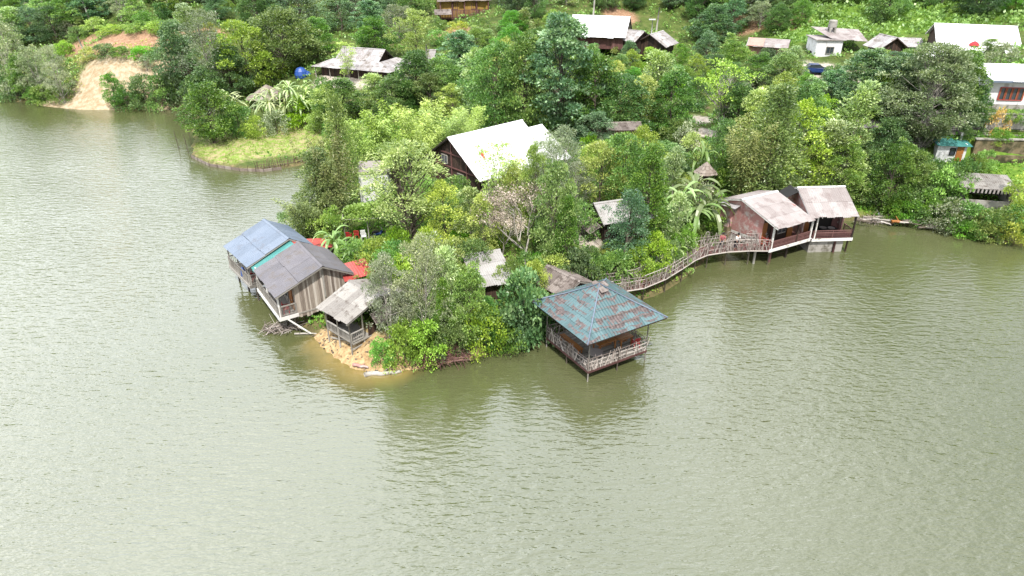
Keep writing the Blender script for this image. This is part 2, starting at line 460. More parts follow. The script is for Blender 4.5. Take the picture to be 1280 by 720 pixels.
def grid_mesh(name, xs, ys, zfn, mat, attrs, keep=None):
    X, Y = np.meshgrid(xs, ys)
    Z = zfn(X, Y)
    nx, ny = len(xs), len(ys)
    me = bpy.data.meshes.new(name)
    idx = np.arange(nx * ny).reshape(ny, nx)
    q = np.stack([idx[:-1, :-1], idx[:-1, 1:], idx[1:, 1:], idx[1:, :-1]], -1).reshape(-1, 4)
    if keep is not None: q = q[keep(X, Y, Z)]
    me.vertices.add(nx * ny); me.vertices.foreach_set('co', np.stack([X, Y, Z], -1).ravel())
    me.loops.add(q.size); me.loops.foreach_set('vertex_index', q.ravel().astype(np.int32))
    me.polygons.add(len(q)); me.polygons.foreach_set('loop_start', np.arange(0, q.size, 4, dtype=np.int32))
    me.polygons.foreach_set('use_smooth', np.ones(len(q), bool))
    me.update(calc_edges=True); me.validate()
    for an, fn in attrs.items():
        at = me.attributes.new(an, 'FLOAT', 'POINT'); at.data.foreach_set('value', fn(X, Y, Z).ravel().astype(np.float32))
    me.materials.append(mat)
    o = bpy.data.objects.new(name, me); COL.objects.link(o)
    return o

def spot(X, Y, pts, s):
    v = np.zeros(X.shape)
    for (x, y), r in pts: v = np.maximum(v, np.exp(-(((X - x) ** 2 + (Y - y) ** 2) / (r * r)) ** 2))
    return v

def g2(px, py):
    p = ground(px, py); return (p.x, p.y)
SAND = [(g2(430, 442), 2.6), (g2(455, 455), 3.0), (g2(475, 460), 2.2), (g2(402, 428), 1.6), (g2(500, 463), 1.3), (g2(545, 455), 1.2), (g2(585, 448), 1.1)]
DIRT = [(g2(130, 105), 6.5), (g2(150, 88), 4.5), (g2(165, 80), 3.5), (g2(115, 125), 5), (g2(195, 82), 3.5), (g2(120, 88), 4), (g2(200, 100), 5), (g2(175, 100), 5), (g2(60, 132), 3.5), (g2(95, 135), 4), (g2(215, 133), 4), (g2(140, 78), 3.5)]
RED = [(g2(160, 50), 5), (g2(185, 49), 5), (g2(205, 47), 5), (g2(130, 54), 5), (g2(100, 58), 4), (g2(260, 42), 4), (g2(565, 42), 4), (g2(935, 28), 5), (g2(985, 28), 4), (g2(775, 20), 4)]
PATH = [(g2(880, 165), 2.2), (g2(875, 150), 2.0), (g2(870, 180), 1.5), (g2(450, 98), 5), (g2(420, 100), 4), (g2(480, 98), 4), (g2(1005, 88), 3.5), (g2(1030, 92), 3.5), (g2(1060, 95), 3), (g2(1100, 96), 3.5),
        (g2(720, 285), 2.2), (g2(735, 300), 1.5), (g2(870, 235), 2)]
MEADOW = [(g2(330, 180), 7), (g2(280, 190), 6), (g2(360, 170), 6), (g2(300, 175), 6), (g2(255, 185), 4), (g2(385, 180), 5)]
GREENHILL = [(g2(1080, 15), 10), (g2(1120, 25), 9), (g2(1170, 10), 14), (g2(1230, 10), 14), (g2(1020, 30), 9), (g2(1000, 45), 5), (g2(1270, 15), 10), (g2(1110, 262), 5), (g2(1085, 258), 4), (g2(1230, 205), 4), (g2(1260, 205), 4), (g2(1060, 2), 9)]

# terrain material
m, nt, out = nodes('terrain'); L = nt.links.new
bs = N(nt, 'ShaderNodeBsdfPrincipled'); bs.inputs['Roughness'].default_value = .95; bs.inputs['Specular IOR Level'].default_value = .15
tc = N(nt, 'ShaderNodeTexCoord')
def noise(scale, detail=6, rough=.65, vec=None):
    n = N(nt, 'ShaderNodeTexNoise'); n.inputs['Scale'].default_value = scale; n.inputs['Detail'].default_value = detail; n.inputs['Roughness'].default_value = rough
    L(vec or tc.outputs['Object'], n.inputs[0]); return n.outputs[0]
ng, nb_ = noise(.6), noise(3.5)
base = ramp(nt, [(.3, (.028, .042, .012)), (.45, (.05, .075, .018)), (.58, (.075, .10, .025)), (.7, (.13, .105, .06))])
L(ng, base.inputs[0]); col = base.outputs[0]
def attr(a): return N(nt, 'ShaderNodeAttribute', attribute_name=a).outputs['Fac']
def layer(col, a, stops, nz, hard=.25):
    r = ramp(nt, stops); L(nz, r.inputs[0])
    f = math_(nt, 'MULTIPLY_ADD', math_(nt, 'SUBTRACT', nb_, .5), 1.1, attr(a))
    f = math_(nt, 'DIVIDE', math_(nt, 'SUBTRACT', f, .5 - hard), 2 * hard, clamp=True)
    return mixc(nt, f, col, r.outputs[0])
n2 = noise(1.6)
col = layer(col, 'greenhill', [(.3, (.05, .10, .014)), (.5, (.085, .155, .02)), (.7, (.13, .19, .035))], n2)
col = layer(col, 'meadow', [(.3, (.14, .2, .035)), (.45, (.17, .24, .05)), (.53, (.25, .24, .11)), (.62, (.30, .24, .14))], n2)
col = layer(col, 'bank', [(.3, (.05, .05, .02)), (.5, (.10, .085, .04)), (.7, (.19, .14, .075))], n2)
col = layer(col, 'path', [(.3, (.25, .21, .17)), (.5, (.34, .30, .26)), (.7, (.42, .39, .35))], n2)
mpr = N(nt, 'ShaderNodeMapping'); mpr.inputs['Scale'].default_value = (1.6, 1.6, .3); L(tc.outputs['Object'], mpr.inputs[0])
n2 = noise(1.3, 7, .7, mpr.outputs[0])
col = layer(col, 'red', [(.3, (.15, .085, .05)), (.5, (.25, .15, .095)), (.7, (.36, .25, .17))], n2)
mpd = N(nt, 'ShaderNodeMapping'); mpd.inputs['Scale'].default_value = (1.2, 1.2, .25); L(tc.outputs['Object'], mpd.inputs[0])
n4 = noise(1.1, 7, .7, mpd.outputs[0])
col = layer(col, 'dirt', [(.3, (.25, .17, .10)), (.42, (.25, .19, .115)), (.55, (.33, .27, .19)), (.72, (.40, .345, .27))], n4)
col = layer(col, 'sand', [(.3, (.15, .095, .045)), (.45, (.27, .185, .095)), (.55, (.36, .26, .14)), (.7, (.44, .34, .21))], n2)
L(col, bs.inputs['Base Color'])
bp = N(nt, 'ShaderNodeBump'); bp.inputs['Strength'].default_value = .6; bp.inputs['Distance'].default_value = .25
L(noise(2.2, 8), bp.inputs['Height']); L(bp.outputs[0], bs.inputs['Normal']); L(bs.outputs[0], out.inputs[0])

XS = grid_axis([(-420, -150, 12), (-150, -45, 1.7), (-45, 65, .75), (65, 110, 1.8), (110, 420, 12)])
YS = grid_axis([(18, 40, 4), (40, 100, .75), (100, 200, 1.7), (200, 300, 6), (300, 620, 16)])
def fbank(X, Y, Z): return np.exp(-(shore_dist(X, Y) / 1.5) ** 2) * (0.75)
ter = grid_mesh('terrain', XS, YS, height, M['terrain'], {
    'sand': lambda X, Y, Z: spot(X, Y, SAND, 1), 'dirt': lambda X, Y, Z: spot(X, Y, DIRT, 1), 'red': lambda X, Y, Z: spot(X, Y, RED, 1),
    'path': lambda X, Y, Z: spot(X, Y, PATH, 1), 'meadow': lambda X, Y, Z: spot(X, Y, MEADOW, 1), 'greenhill': lambda X, Y, Z: spot(X, Y, GREENHILL, 1),
    'bank': fbank})
tag(ter, kind='structure')

# ------------------------------------------------------------------ lake
m, nt, out = nodes('lake_water'); L = nt.links.new
bs = N(nt, 'ShaderNodeBsdfPrincipled')
bs.inputs['IOR'].default_value = 2.08; bs.inputs['Roughness'].default_value = .07; bs.inputs['Specular IOR Level'].default_value = .5
tc = N(nt, 'ShaderNodeTexCoord')
nn = N(nt, 'ShaderNodeTexNoise'); nn.inputs['Scale'].default_value = .035; nn.inputs['Detail'].default_value = 4; L(tc.outputs['Object'], nn.inputs[0])
wr = ramp(nt, [(.35, (.060, .068, .025)), (.65, (.073, .080, .037))]); L(nn.outputs[0], wr.inputs[0])
shl = N(nt, 'ShaderNodeAttribute', attribute_name='shallow')
col = mixc(nt, shl.outputs['Fac'], wr.outputs[0], (.25, .18, .06))
L(col, bs.inputs['Base Color'])
# wind ripples: two crossing trains of small waves broken up by noise, plus slow swell
def wave(rz, sx, sy, scale, det, dist):
    mp = N(nt, 'ShaderNodeMapping'); mp.inputs['Rotation'].default_value = (0, 0, R(rz)); mp.inputs['Scale'].default_value = (sx, sy, 1)
    L(tc.outputs['Object'], mp.inputs[0])
    n = N(nt, 'ShaderNodeTexNoise'); n.inputs['Scale'].default_value = scale; n.inputs['Detail'].default_value = det
    n.inputs['Roughness'].default_value = .5; n.inputs['Distortion'].default_value = dist
    L(mp.outputs[0], n.inputs[0]); return n.outputs[0]
w1 = wave(16, .34, 1.0, 2.1, 3, .25)
w2 = wave(-14, .42, 1.0, 3.6, 2, .2)
w3 = wave(8, .4, 1.0, 7.0, 2, .3)
hgt = math_(nt, 'ADD', math_(nt, 'MULTIPLY', w1, 1.0), math_(nt, 'ADD', math_(nt, 'MULTIPLY', w2, .55), math_(nt, 'MULTIPLY', w3, .2)))
calm = N(nt, 'ShaderNodeAttribute', attribute_name='calm')
wb = N(nt, 'ShaderNodeTexNoise'); wb.inputs['Scale'].default_value = .06; wb.inputs['Detail'].default_value = 3; L(tc.outputs['Object'], wb.inputs[0])
amp = math_(nt, 'MULTIPLY', math_(nt, 'MULTIPLY_ADD', wb.outputs[0], 1.6, .15), calm.outputs['Fac'])
bp = N(nt, 'ShaderNodeBump'); bp.inputs['Distance'].default_value = .13
L(amp, bp.inputs['Strength'])
L(hgt, bp.inputs['Height']); L(bp.outputs[0], bs.inputs['Normal'])
L(bs.outputs[0], out.inputs[0])
def fshal(X, Y, Z):
    v = spot(X, Y, [(g, r * 1.0) for g, r in SAND[:5]], 1) * .8
    return np.clip(v * np.exp(-(shore_dist(X, Y) / 2.2)), 0, 1)
def fcalm(X, Y, Z):
    d = shore_dist(X, Y)
    return np.clip(.22 + d / 22, 0, .95)
WX = grid_axis([(-420, -150, 30), (-150, -45, 4), (-45, 65, 1.0), (65, 110, 4), (110, 420, 30)])
WY = grid_axis([(-60, 20, 10), (20, 36, 4), (36, 80, 1.0), (80, 170, 4), (170, 200, 10)])
lake = grid_mesh('lake_water', WX, WY, lambda X, Y: np.zeros(X.shape), M['lake_water'], {'shallow': fshal, 'calm': fcalm})
tag(lake, kind='structure')

# ------------------------------------------------------------------ sky, sun, camera
SUN_EL, SUN_AZ = 57, 174          # degrees; azimuth the light comes from, measured clockwise from +Y
w = bpy.data.worlds.new('World'); sc.world = w; w.use_nodes = True
nt = w.node_tree; nt.nodes.clear(); L = nt.links.new
sky = N(nt, 'ShaderNodeTexSky', sky_type='NISHITA'); sky.sun_disc = False
sky.sun_elevation = R(SUN_EL); sky.sun_rotation = R(SUN_AZ); sky.air_density = 1.0; sky.dust_density = 2.5
tc = N(nt, 'ShaderNodeTexCoord')
mp = N(nt, 'ShaderNodeMapping'); mp.inputs['Scale'].default_value = (1, 1, 2.2); L(tc.outputs['Generated'], mp.inputs[0])
cn = N(nt, 'ShaderNodeTexNoise'); cn.inputs['Scale'].default_value = 2.3; cn.inputs['Detail'].default_value = 7; cn.inputs['Roughness'].default_value = .55
L(mp.outputs[0], cn.inputs[0])
cov = ramp(nt, [(.36, (.45, .45, .45)), (.58, (1, 1, 1))]); L(cn.outputs[0], cov.inputs[0])
cb = N(nt, 'ShaderNodeTexNoise'); cb.inputs['Scale'].default_value = 3.1; cb.inputs['Detail'].default_value = 6; L(mp.outputs[0], cb.inputs[0])
cc = ramp(nt, [(.35, (9.2, 9.9, 10.9)), (.65, (16.5, 16.6, 16.8))]); L(cb.outputs[0], cc.inputs[0])
dn = N(nt, 'ShaderNodeVectorMath', operation='DOT_PRODUCT'); L(tc.outputs['Generated'], dn.inputs[0]); dn.inputs[1].default_value = (-.62, .55, .35)
gl = math_(nt, 'MULTIPLY_ADD', dn.outputs['Value'], 1.25, .66)
gl = math_(nt, 'MAXIMUM', gl, .45)
cvec = N(nt, 'ShaderNodeVectorMath', operation='SCALE'); L(cc.outputs[0], cvec.inputs[0]); L(gl, cvec.inputs['Scale'])
bg = N(nt, 'ShaderNodeBackground'); bg.inputs['Strength'].default_value = .085
L(mixc(nt, cov.outputs[0], sky.outputs[0], cvec.outputs[0]), bg.inputs[0])
wo = N(nt, 'ShaderNodeOutputWorld'); L(bg.outputs[0], wo.inputs[0])
sd = bpy.data.lights.new('sun', 'SUN'); sd.energy = 3.6; sd.angle = R(3); sd.color = (1, .955, .88)
so = bpy.data.objects.new('sun', sd); COL.objects.link(so)
so.location = (0, 0, 120)
az, el = R(SUN_AZ), R(SUN_EL)
dirv = Vector((math.sin(az) * math.cos(el), math.cos(az) * math.cos(el), math.sin(el)))
so.rotation_euler = dirv.to_track_quat('Z', 'Y').to_euler()
cd = bpy.data.cameras.new('camera'); co = bpy.data.objects.new('camera', cd); COL.objects.link(co)
co.location = (0, 0, CH); co.rotation_euler = (R(90) - TH, 0, 0)
cd.sensor_width = 36; cd.lens = 36 * FPX / 1280; cd.clip_end = 3000; cd.clip_start = .5
sc.camera = co
sc.view_settings.view_transform = 'Standard'; sc.view_settings.look = 'None'
sc.view_settings.exposure = 1.12; sc.view_settings.gamma = 1.0
# ------------------------------------------------------------------ foliage
class Leaves:
    def __init__(s, seed): s.g = np.random.default_rng(seed); s.V, s.T = [], []
    def put(s, pos, axis, nrm, ln, wd, tint):
        """pos (n,3) leaf bases; axis/nrm (n,3); ln, wd (n,)"""
        ax = axis / (np.linalg.norm(axis, axis=1, keepdims=True) + 1e-9)
        b = np.cross(nrm, ax); b /= (np.linalg.norm(b, axis=1, keepdims=True) + 1e-9)
        n2 = np.cross(ax, b)
        ln = ln[:, None]; wd = wd[:, None]
        mid = pos + ax * ln * .45 + n2 * ln * .06
        s.V.append(np.stack([pos, mid + b * wd * .5, pos + ax * ln, mid - b * wd * .5], 1))
        s.T.append(np.clip(tint, 0, 1))
    def clump(s, c, r, n, ln, wd, out=None, up=.5, droop=0.0, rand=.8, tint=.5, tv=.18):
        g = s.g; c = np.asarray(c, float); r = np.asarray(r, float)
        u = g.normal(size=(n, 3)); u /= np.linalg.norm(u, axis=1, keepdims=True)
        u[:, 2] = np.where(u[:, 2] < -.35, -u[:, 2], u[:, 2])
        rad = g.uniform(.35, 1, (n, 1)) ** .6
        pos = c + u * rad * r
        axis = u * .9 + g.normal(size=(n, 3)) * rand * .7; axis[:, 2] -= droop
        if out is not None: axis += np.asarray(out) * .5
        nr = u * .6 + g.normal(size=(n, 3)) * rand * .6; nr[:, 2] += up
        s.put(pos, axis, nr, ln * g.uniform(.7, 1.3, n), wd * g.uniform(.7, 1.3, n), tint + g.normal(size=n) * tv)
    def build(s, name, mat, parent=None):
        V = np.concatenate(s.V).reshape(-1, 3); T = np.concatenate(s.T); n = len(T)
        me = bpy.data.meshes.new(name)
        me.vertices.add(n * 4); me.vertices.foreach_set('co', V.astype(np.float32).ravel())
        me.loops.add(n * 4); me.loops.foreach_set('vertex_index', np.arange(n * 4, dtype=np.int32))
        me.polygons.add(n); me.polygons.foreach_set('loop_start', np.arange(0, n * 4, 4, dtype=np.int32))
        me.update(calc_edges=True)
        at = me.attributes.new('tint', 'FLOAT', 'FACE'); at.data.foreach_set('value', T.astype(np.float32))
        me.materials.append(mat)
        o = bpy.data.objects.new(name, me); COL.objects.link(o)
        if parent is not None: o.parent = parent
        return o

SHAPES = {
    'round': lambda t: max(0.02, math.sin(math.pi * min(1, .12 + .88 * t))) ** .55,
    'tall': lambda t: (min(1, t / .25) ** .6) * (1 - max(0, t - .45) / .62) ** .6 if t < 1.0 else .1,
    'cone': lambda t: (min(1, .35 + t / .18)) * (1 - t * .93) ** .75,
    'column': lambda t: min(1, .5 + t / .3) * (1 - max(0, t - .6) / .45) ** .7,
    'spread': lambda t: (.25 + .75 * t ** .8) * (1 - max(0, t - .72) / .4) ** .6,
}
PROTO = {}
def proto(key, name, cat, trunk_mat, leaf, build):
    t = thing(name, 'x', cat)
    tk, lv = MB(), Leaves(sum(ord(c) * (i + 3) for i, c in enumerate(key)) % 9973)
    R_, H_ = build(tk, lv, random.Random(key))
    if tk.v: tk.build('trunk', M[trunk_mat], t, smooth=True)
    lv.build('crown' if cat != 'shrub' else 'foliage', M[leaf], t)
    PROTO[key] = (t, R_, H_)

def tree_gen(h, r, cb, shape, ncl, cr, nl, ln, wd, tr=.16, flat=.7, up=.5, droop=0., rand=.8, lean=.3, hollow=.55, stems=1, limb=.5, tv=.2, tvar=.3, lobes=5):
    def f(tk, lv, rg):
        sh = SHAPES[shape]
        bases = []
        for k in range(stems):
            a = rg.uniform(0, 6.28)
            off = 0 if stems == 1 else .25 + .1 * stems
            x0, y0 = math.cos(a) * off * .4, math.sin(a) * off * .4
            top = Vector((x0 + math.cos(a) * lean * h * .18 * (stems > 1 or .6), y0 + math.sin(a) * lean * h * .18 * (stems > 1 or .6), h * .9))
            pts = [Vector((x0, y0, -.5))]
            for i in range(1, 6):
                s_ = i / 5
                pts.append(Vector((x0, y0, 0)).lerp(top, s_) + Vector((rg.uniform(-1, 1), rg.uniform(-1, 1), 0)) * .06 * h * .4)
            tk.tube(pts, [tr * (1 - .85 * i / 5) for i in range(6)], 6)
            bases.append(pts)
        ph = [rg.uniform(0, 6.28) for _ in range(4)]
        for i in range(ncl):
            t = (i + rg.random()) / ncl
            a = rg.uniform(0, 6.28)
            lobe = (1 + .30 * math.sin(lobes * a / 2 + ph[0] + t * 4) * math.sin(t * 7 + ph[1]) + .16 * math.sin(3 * a + ph[2])) * rg.uniform(.78, 1.16)
            rho = r * sh(t) * (hollow + (1 - hollow) * rg.random() ** .6) * lobe
            z = h * (cb + (1 - cb) * t) - cr * .4 + rg.uniform(-.5, .5) * cr
            bp = bases[i % len(bases)]
            k = min(4, max(0, int(5 * z / h)))
            anchor = bp[k].lerp(bp[k + 1], .3)
            c = Vector((anchor.x * .6 + rho * math.cos(a), anchor.y * .6 + rho * math.sin(a), z))
            q = cr * rg.uniform(.65, 1.35)
            if rg.random() < limb:
                st = bp[max(0, k - 1)].lerp(bp[k], rg.random())
                md = st.lerp(c, .5) + Vector((0, 0, -.08 * (c - st).length))
                tk.tube([st, md, c], [min(.07, tr * .34), min(.045, tr * .2), .012], 4)
            o = np.array([math.cos(a), math.sin(a), .2])
            lv.clump((c.x, c.y, c.z), (q, q, q * flat), int(nl * (q / cr) ** 1.6), ln, wd, o, up, droop, rand, .45 + rg.uniform(-tvar, tvar), tv)
        return r, h
    return f

def plume_gen(h, r, n, nl, ln, wd, droop=.6, start=.25, thick=.035, arch=.5):
    """bamboo-like clump: many arching culms with drooping sprays"""
    def f(tk, lv, rg):
        g = lv.g
        for k in range(n):
            a = rg.uniform(0, 6.28); hh = h * rg.uniform(.55, 1.0); rr = r * rg.uniform(.25, 1.0) ** .7
            x0, y0 = math.cos(a) * r * .25 * rg.random(), math.sin(a) * r * .25 * rg.random()
            pts = []
            for i in range(8):
                s_ = i / 7
                pts.append(Vector((x0 + math.cos(a) * rr * s_ ** 1.8, y0 + math.sin(a) * rr * s_ ** 1.8, hh * (s_ - arch * .22 * s_ ** 4) - .4 * (1 - s_))))
            tk.tube(pts, [thick * (1 - .8 * i / 7) for i in range(8)], 4)
            A = np.array([tuple(p) for p in pts])
            m_ = int(nl * hh / h)
            s_ = start + (1 - start) * g.random(m_) ** .85
            idx = np.clip((s_ * 7).astype(int), 0, 6); fr = (s_ * 7 - idx)[:, None]
            p = A[idx] * (1 - fr) + A[idx + 1] * fr
            wid = (.12 + .95 * np.sin(np.pi * np.clip((s_ - start) / (1 - start) * .85 + .12, 0, 1)))[:, None] * r * .2
            d = g.normal(size=(m_, 3)); d[:, 2] = d[:, 2] * .5 + .15
            p = p + d * wid * .55
            axis = d * .8 + np.array([math.cos(a), math.sin(a), 0]) * .5; axis[:, 2] -= droop
            nr = g.normal(size=(m_, 3)) * .6; nr[:, 2] += .7
            tt = .35 + rg.uniform(-.18, .18) + .3 * s_
            lv.put(p, axis, nr, ln * g.uniform(.6, 1.3, m_), wd * g.uniform(.7, 1.3, m_), tt + g.normal(size=m_) * .14)
        return r, h
    return f

def dead_gen(h, r, nb, nl, ln):
    def f(tk, lv, rg):
        g = lv.g
        def grow(p, d, l, rad, dep):
            pts = [p]
            for i in range(3):
                d = (d + Vector((rg.uniform(-1, 1), rg.uniform(-1, 1), rg.uniform(-.4, .7))) * .28).normalized()
                pts.append(pts[-1] + d * l / 3)
            tk.tube(pts, [rad, rad * .8, rad * .6, rad * .42], 5 if dep < 2 else 3)
            if dep >= 3:
                q = np.array([tuple(x) for x in pts])
                m_ = nl
                p_ = q[g.integers(0, 4, m_)] + g.normal(size=(m_, 3)) * .22
                lv.put(p_, g.normal(size=(m_, 3)), g.normal(size=(m_, 3)) + [0, 0, .8], ln * g.uniform(.5, 1.3, m_), ln * .4 * g.uniform(.5, 1.3, m_), .5 + g.normal(size=m_) * .25)
                return
            for k in range(nb if dep else nb + 1):
                a = rg.uniform(0, 6.28); s_ = rg.uniform(.45, 1.0)
                st = pts[1].lerp(pts[3], s_)
                nd = (d * .55 + Vector((math.cos(a), math.sin(a), rg.uniform(.05, .6))) * .75).normalized()
                grow(st, nd, l * rg.uniform(.55, .75), rad * .5, dep + 1)
        for k in range(2):
            grow(Vector((rg.uniform(-.1, .1), rg.uniform(-.1, .1), -.4)), Vector((rg.uniform(-.25, .25), rg.uniform(-.25, .25), 1)).normalized(), h * .5, .11, 0)
        return r, h
    return f

def blades_gen(h, n, ln, wd, stem=.12, tilt=(25, 75), stems=1, curl=1.0, segs=6):
    """banana-like plant: pseudostems with long arching blades"""
    def f(tk, lv, rg):
        V, T = [], []
        for sidx in range(stems):
            a0 = rg.uniform(0, 6.28); ro = 0 if sidx == 0 else rg.uniform(.4, .9)
            bx, by = math.cos(a0) * ro, math.sin(a0) * ro
            hh = h * (1 if sidx == 0 else rg.uniform(.5, .9))
            tk.tube([(bx, by, -.3), (bx * 1.1, by * 1.1, hh * .6), (bx * 1.15, by * 1.15, hh)], [stem, stem * .8, stem * .45], 6)
            for k in range(n):
                a = a0 + k * 2.4 + rg.uniform(-.3, .3); el = R(90 - rg.uniform(*tilt)); l = ln * rg.uniform(.7, 1.15)
                p = Vector((bx * 1.15, by * 1.15, hh * rg.uniform(.82, 1.0))); d = el
                ti = rg.uniform(.2, .85)
                side = Vector((-math.sin(a), math.cos(a), 0))
                prev = None
                for i in range(segs + 1):
                    s_ = i / segs
                    w_ = wd * (.25 + 1.5 * s_) * (1 - s_ ** 3) * .85 + .015 if i else wd * .12
                    q = (p + side * w_ * .5 + Vector((0, 0, w_ * .16)), p, p - side * w_ * .5 + Vector((0, 0, w_ * .16)))
                    if prev:
                        for u in (0, 1):
                            V.append([tuple(prev[u]), tuple(prev[u + 1]), tuple(q[u + 1]), tuple(q[u])]); T.append(ti + rg.uniform(-.1, .1))
                    prev = q
                    p = p + Vector((math.cos(a) * math.cos(d), math.sin(a) * math.cos(d), math.sin(d))) * l / segs
                    d -= curl * R(rg.uniform(12, 26))
        lv.V.append(np.array(V)); lv.T.append(np.clip(np.array(T), 0, 1))
        return ln * .8, h + ln * .5
    return f

TREE, SHRUB, BAN = 'tree', 'shrub', 'banana plant'
# species: key -> (name, category, adjective used in labels)
SPEC = {}
def spec(base, n, name, cat, tmat, lmat, gen, adj):
    SPEC[base] = (name, cat, adj, n)
    for k in range(n): proto(base + str(k), name, cat, tmat, lmat, gen)
spec('round', 2, 'broadleaf_tree', TREE, 'bark', 'leaf_mid', tree_gen(9, 4, .12, 'round', 165, .85, 95, .28, .15, hollow=.7, flat=.7), 'dense round-crowned green tree')
spec('rounddark', 2, 'broadleaf_tree', TREE, 'bark', 'leaf_dark', tree_gen(9.5, 3.4, .1, 'tall', 150, .8, 95, .28, .15, hollow=.66), 'dark green dense broadleaf tree')
spec('tall', 3, 'broadleaf_tree', TREE, 'bark', 'leaf_blue', tree_gen(13, 3.9, .14, 'tall', 150, .8, 90, .36, .2, tr=.2, flat=.55, hollow=.45, lobes=8), 'tall dark blue-green broadleaf tree')
spec('big', 1, 'broadleaf_tree', TREE, 'pale_bark', 'leaf_sage', tree_gen(14, 5.2, .12, 'tall', 330, .85, 90, .27, .15, tr=.3, flat=.6, hollow=.45, stems=3, lobes=7), 'huge olive-green tree')
spec('feather', 3, 'feathery_tree', TREE, 'pale_bark', 'leaf_grey', tree_gen(8, 2.4, .27, 'column', 90, .5, 85, .19, .07, tr=.09, flat=.95, hollow=.35, stems=2, lobes=7), 'soft grey-green feathery tree')
spec('cypress', 2, 'cypress_tree', TREE, 'bark', 'leaf_olive', tree_gen(9, 2.6, .04, 'cone', 130, .65, 75, .23, .1, tr=.14, flat=1.1, up=.2, hollow=.55), 'olive-green cypress-like tree')
spec('conifer', 2, 'conifer_tree', TREE, 'bark', 'leaf_mid', tree_gen(9, 2.5, .03, 'cone', 150, .58, 75, .2, .1, tr=.14, flat=.75, up=.6, hollow=.68), 'bright green conical conifer')
spec('cedar', 2, 'conifer_tree', TREE, 'bark', 'leaf_blue', tree_gen(8, 2.3, .03, 'column', 120, .6, 75, .2, .1, tr=.13, flat=.8, hollow=.65), 'blue-green bushy conifer')
spec('pale', 3, 'young_tree', TREE, 'pale_bark', 'leaf_pale', tree_gen(7.5, 2.6, .1, 'cone', 75, .75, 58, .3, .15, tr=.08, flat=.45, up=1.0, rand=.5, hollow=.45, lobes=9), 'pale green young tree with layered branches')
spec('lime', 3, 'young_tree', TREE, 'bark', 'leaf_lime', tree_gen(7, 2.5, .1, 'round', 72, .62, 85, .22, .1, tr=.08, flat=.7, hollow=.35, stems=2, lobes=8), 'yellow-green loose tree')
spec('mid', 3, 'broadleaf_tree', TREE, 'bark', 'leaf_mid', tree_gen(8.5, 3, .12, 'tall', 105, .72, 92, .26, .13, tr=.13, hollow=.45, lobes=7), 'mid-green broadleaf tree')
spec('airy', 1, 'airy_tree', TREE, 'pale_bark', 'leaf_lime', tree_gen(9, 3.6, .5, 'spread', 62, .7, 44, .24, .12, tr=.2, flat=.5, hollow=.3, limb=1, stems=2), 'airy tree with white trunk and thin yellow-green crown')
spec('sparse', 2, 'airy_tree', TREE, 'pale_bark', 'leaf_lime', tree_gen(9, 2.6, .3, 'spread', 62, .55, 48, .2, .1, tr=.07, flat=.6, hollow=.2, limb=1, stems=2), 'thin see-through yellow-green tree')
spec('gnarled', 1, 'gnarled_tree', TREE, 'bark', 'leaf_pale', tree_gen(11.5, 3.3, .42, 'round', 95, .75, 72, .3, .09, tr=.24, flat=.85, hollow=.4, limb=.9, stems=3, lean=.5), 'tall gnarled tree with several mottled stems')
spec('bamboo', 2, 'bamboo_clump', 'bamboo', 'stem_green', 'leaf_lime', plume_gen(9, 3.2, 30, 300, .36, .095, droop=.45, arch=.35), 'yellow-green bamboo clump')
spec('plume', 2, 'bamboo_clump', 'bamboo', 'stem_green', 'leaf_olive', plume_gen(9, 2.8, 32, 300, .32, .09, droop=.3, start=.1, arch=.25), 'olive bamboo-like clump')
spec('dead', 2, 'bare_tree', TREE, 'pale_bark', 'leaf_dead', dead_gen(8, 2.5, 3, 60, .2), 'half-bare grey tree')
spec('banana', 3, 'banana_plant', BAN, 'stem_green', 'leaf_banana', blades_gen(2.1, 10, 2.6, .5, stems=2), 'banana plant')
spec('reed', 2, 'tall_cane', 'cane', 'stem_green', 'leaf_pale', blades_gen(3.2, 16, 1.5, .16, stem=.05, tilt=(15, 80), stems=4), 'tall strap-leaved cane')
spec('bush', 3, 'bush', SHRUB, 'bark', 'leaf_mid', tree_gen(2.6, 1.9, .02, 'round', 36, .56, 85, .19, .1, tr=.04, hollow=.5, limb=.2, stems=2), 'mid-green bush')
spec('bushbright', 3, 'bush', SHRUB, 'bark', 'leaf_bright', tree_gen(2.3, 1.9, .02, 'round', 36, .54, 80, .2, .12, tr=.04, hollow=.5, limb=.2, stems=2), 'bright green leafy bush')
spec('bushdark', 2, 'bush', SHRUB, 'bark', 'leaf_dark', tree_gen(3, 2.1, .02, 'round', 40, .62, 75, .28, .18, tr=.04, hollow=.55, limb=.2, stems=2), 'dark large-leaved bush')
spec('bushlime', 2, 'bush', SHRUB, 'bark', 'leaf_lime', tree_gen(2.4, 1.8, .02, 'round', 36, .52, 80, .18, .09, tr=.04, hollow=.5, limb=.2, stems=2), 'yellow-green bush')
spec('bushgrey', 2, 'bush', SHRUB, 'bark', 'leaf_grey', tree_gen(2.4, 1.8, .02, 'round', 32, .58, 60, .2, .09, tr=.04, hollow=.45, limb=.2, stems=2), 'grey-green bush')
spec('bushorange', 1, 'bush', SHRUB, 'bark', 'leaf_orange', tree_gen(1.7, 1.6, .02, 'round', 30, .5, 50, .2, .12, tr=.03, hollow=.5, limb=.2), 'orange-leaved bush')

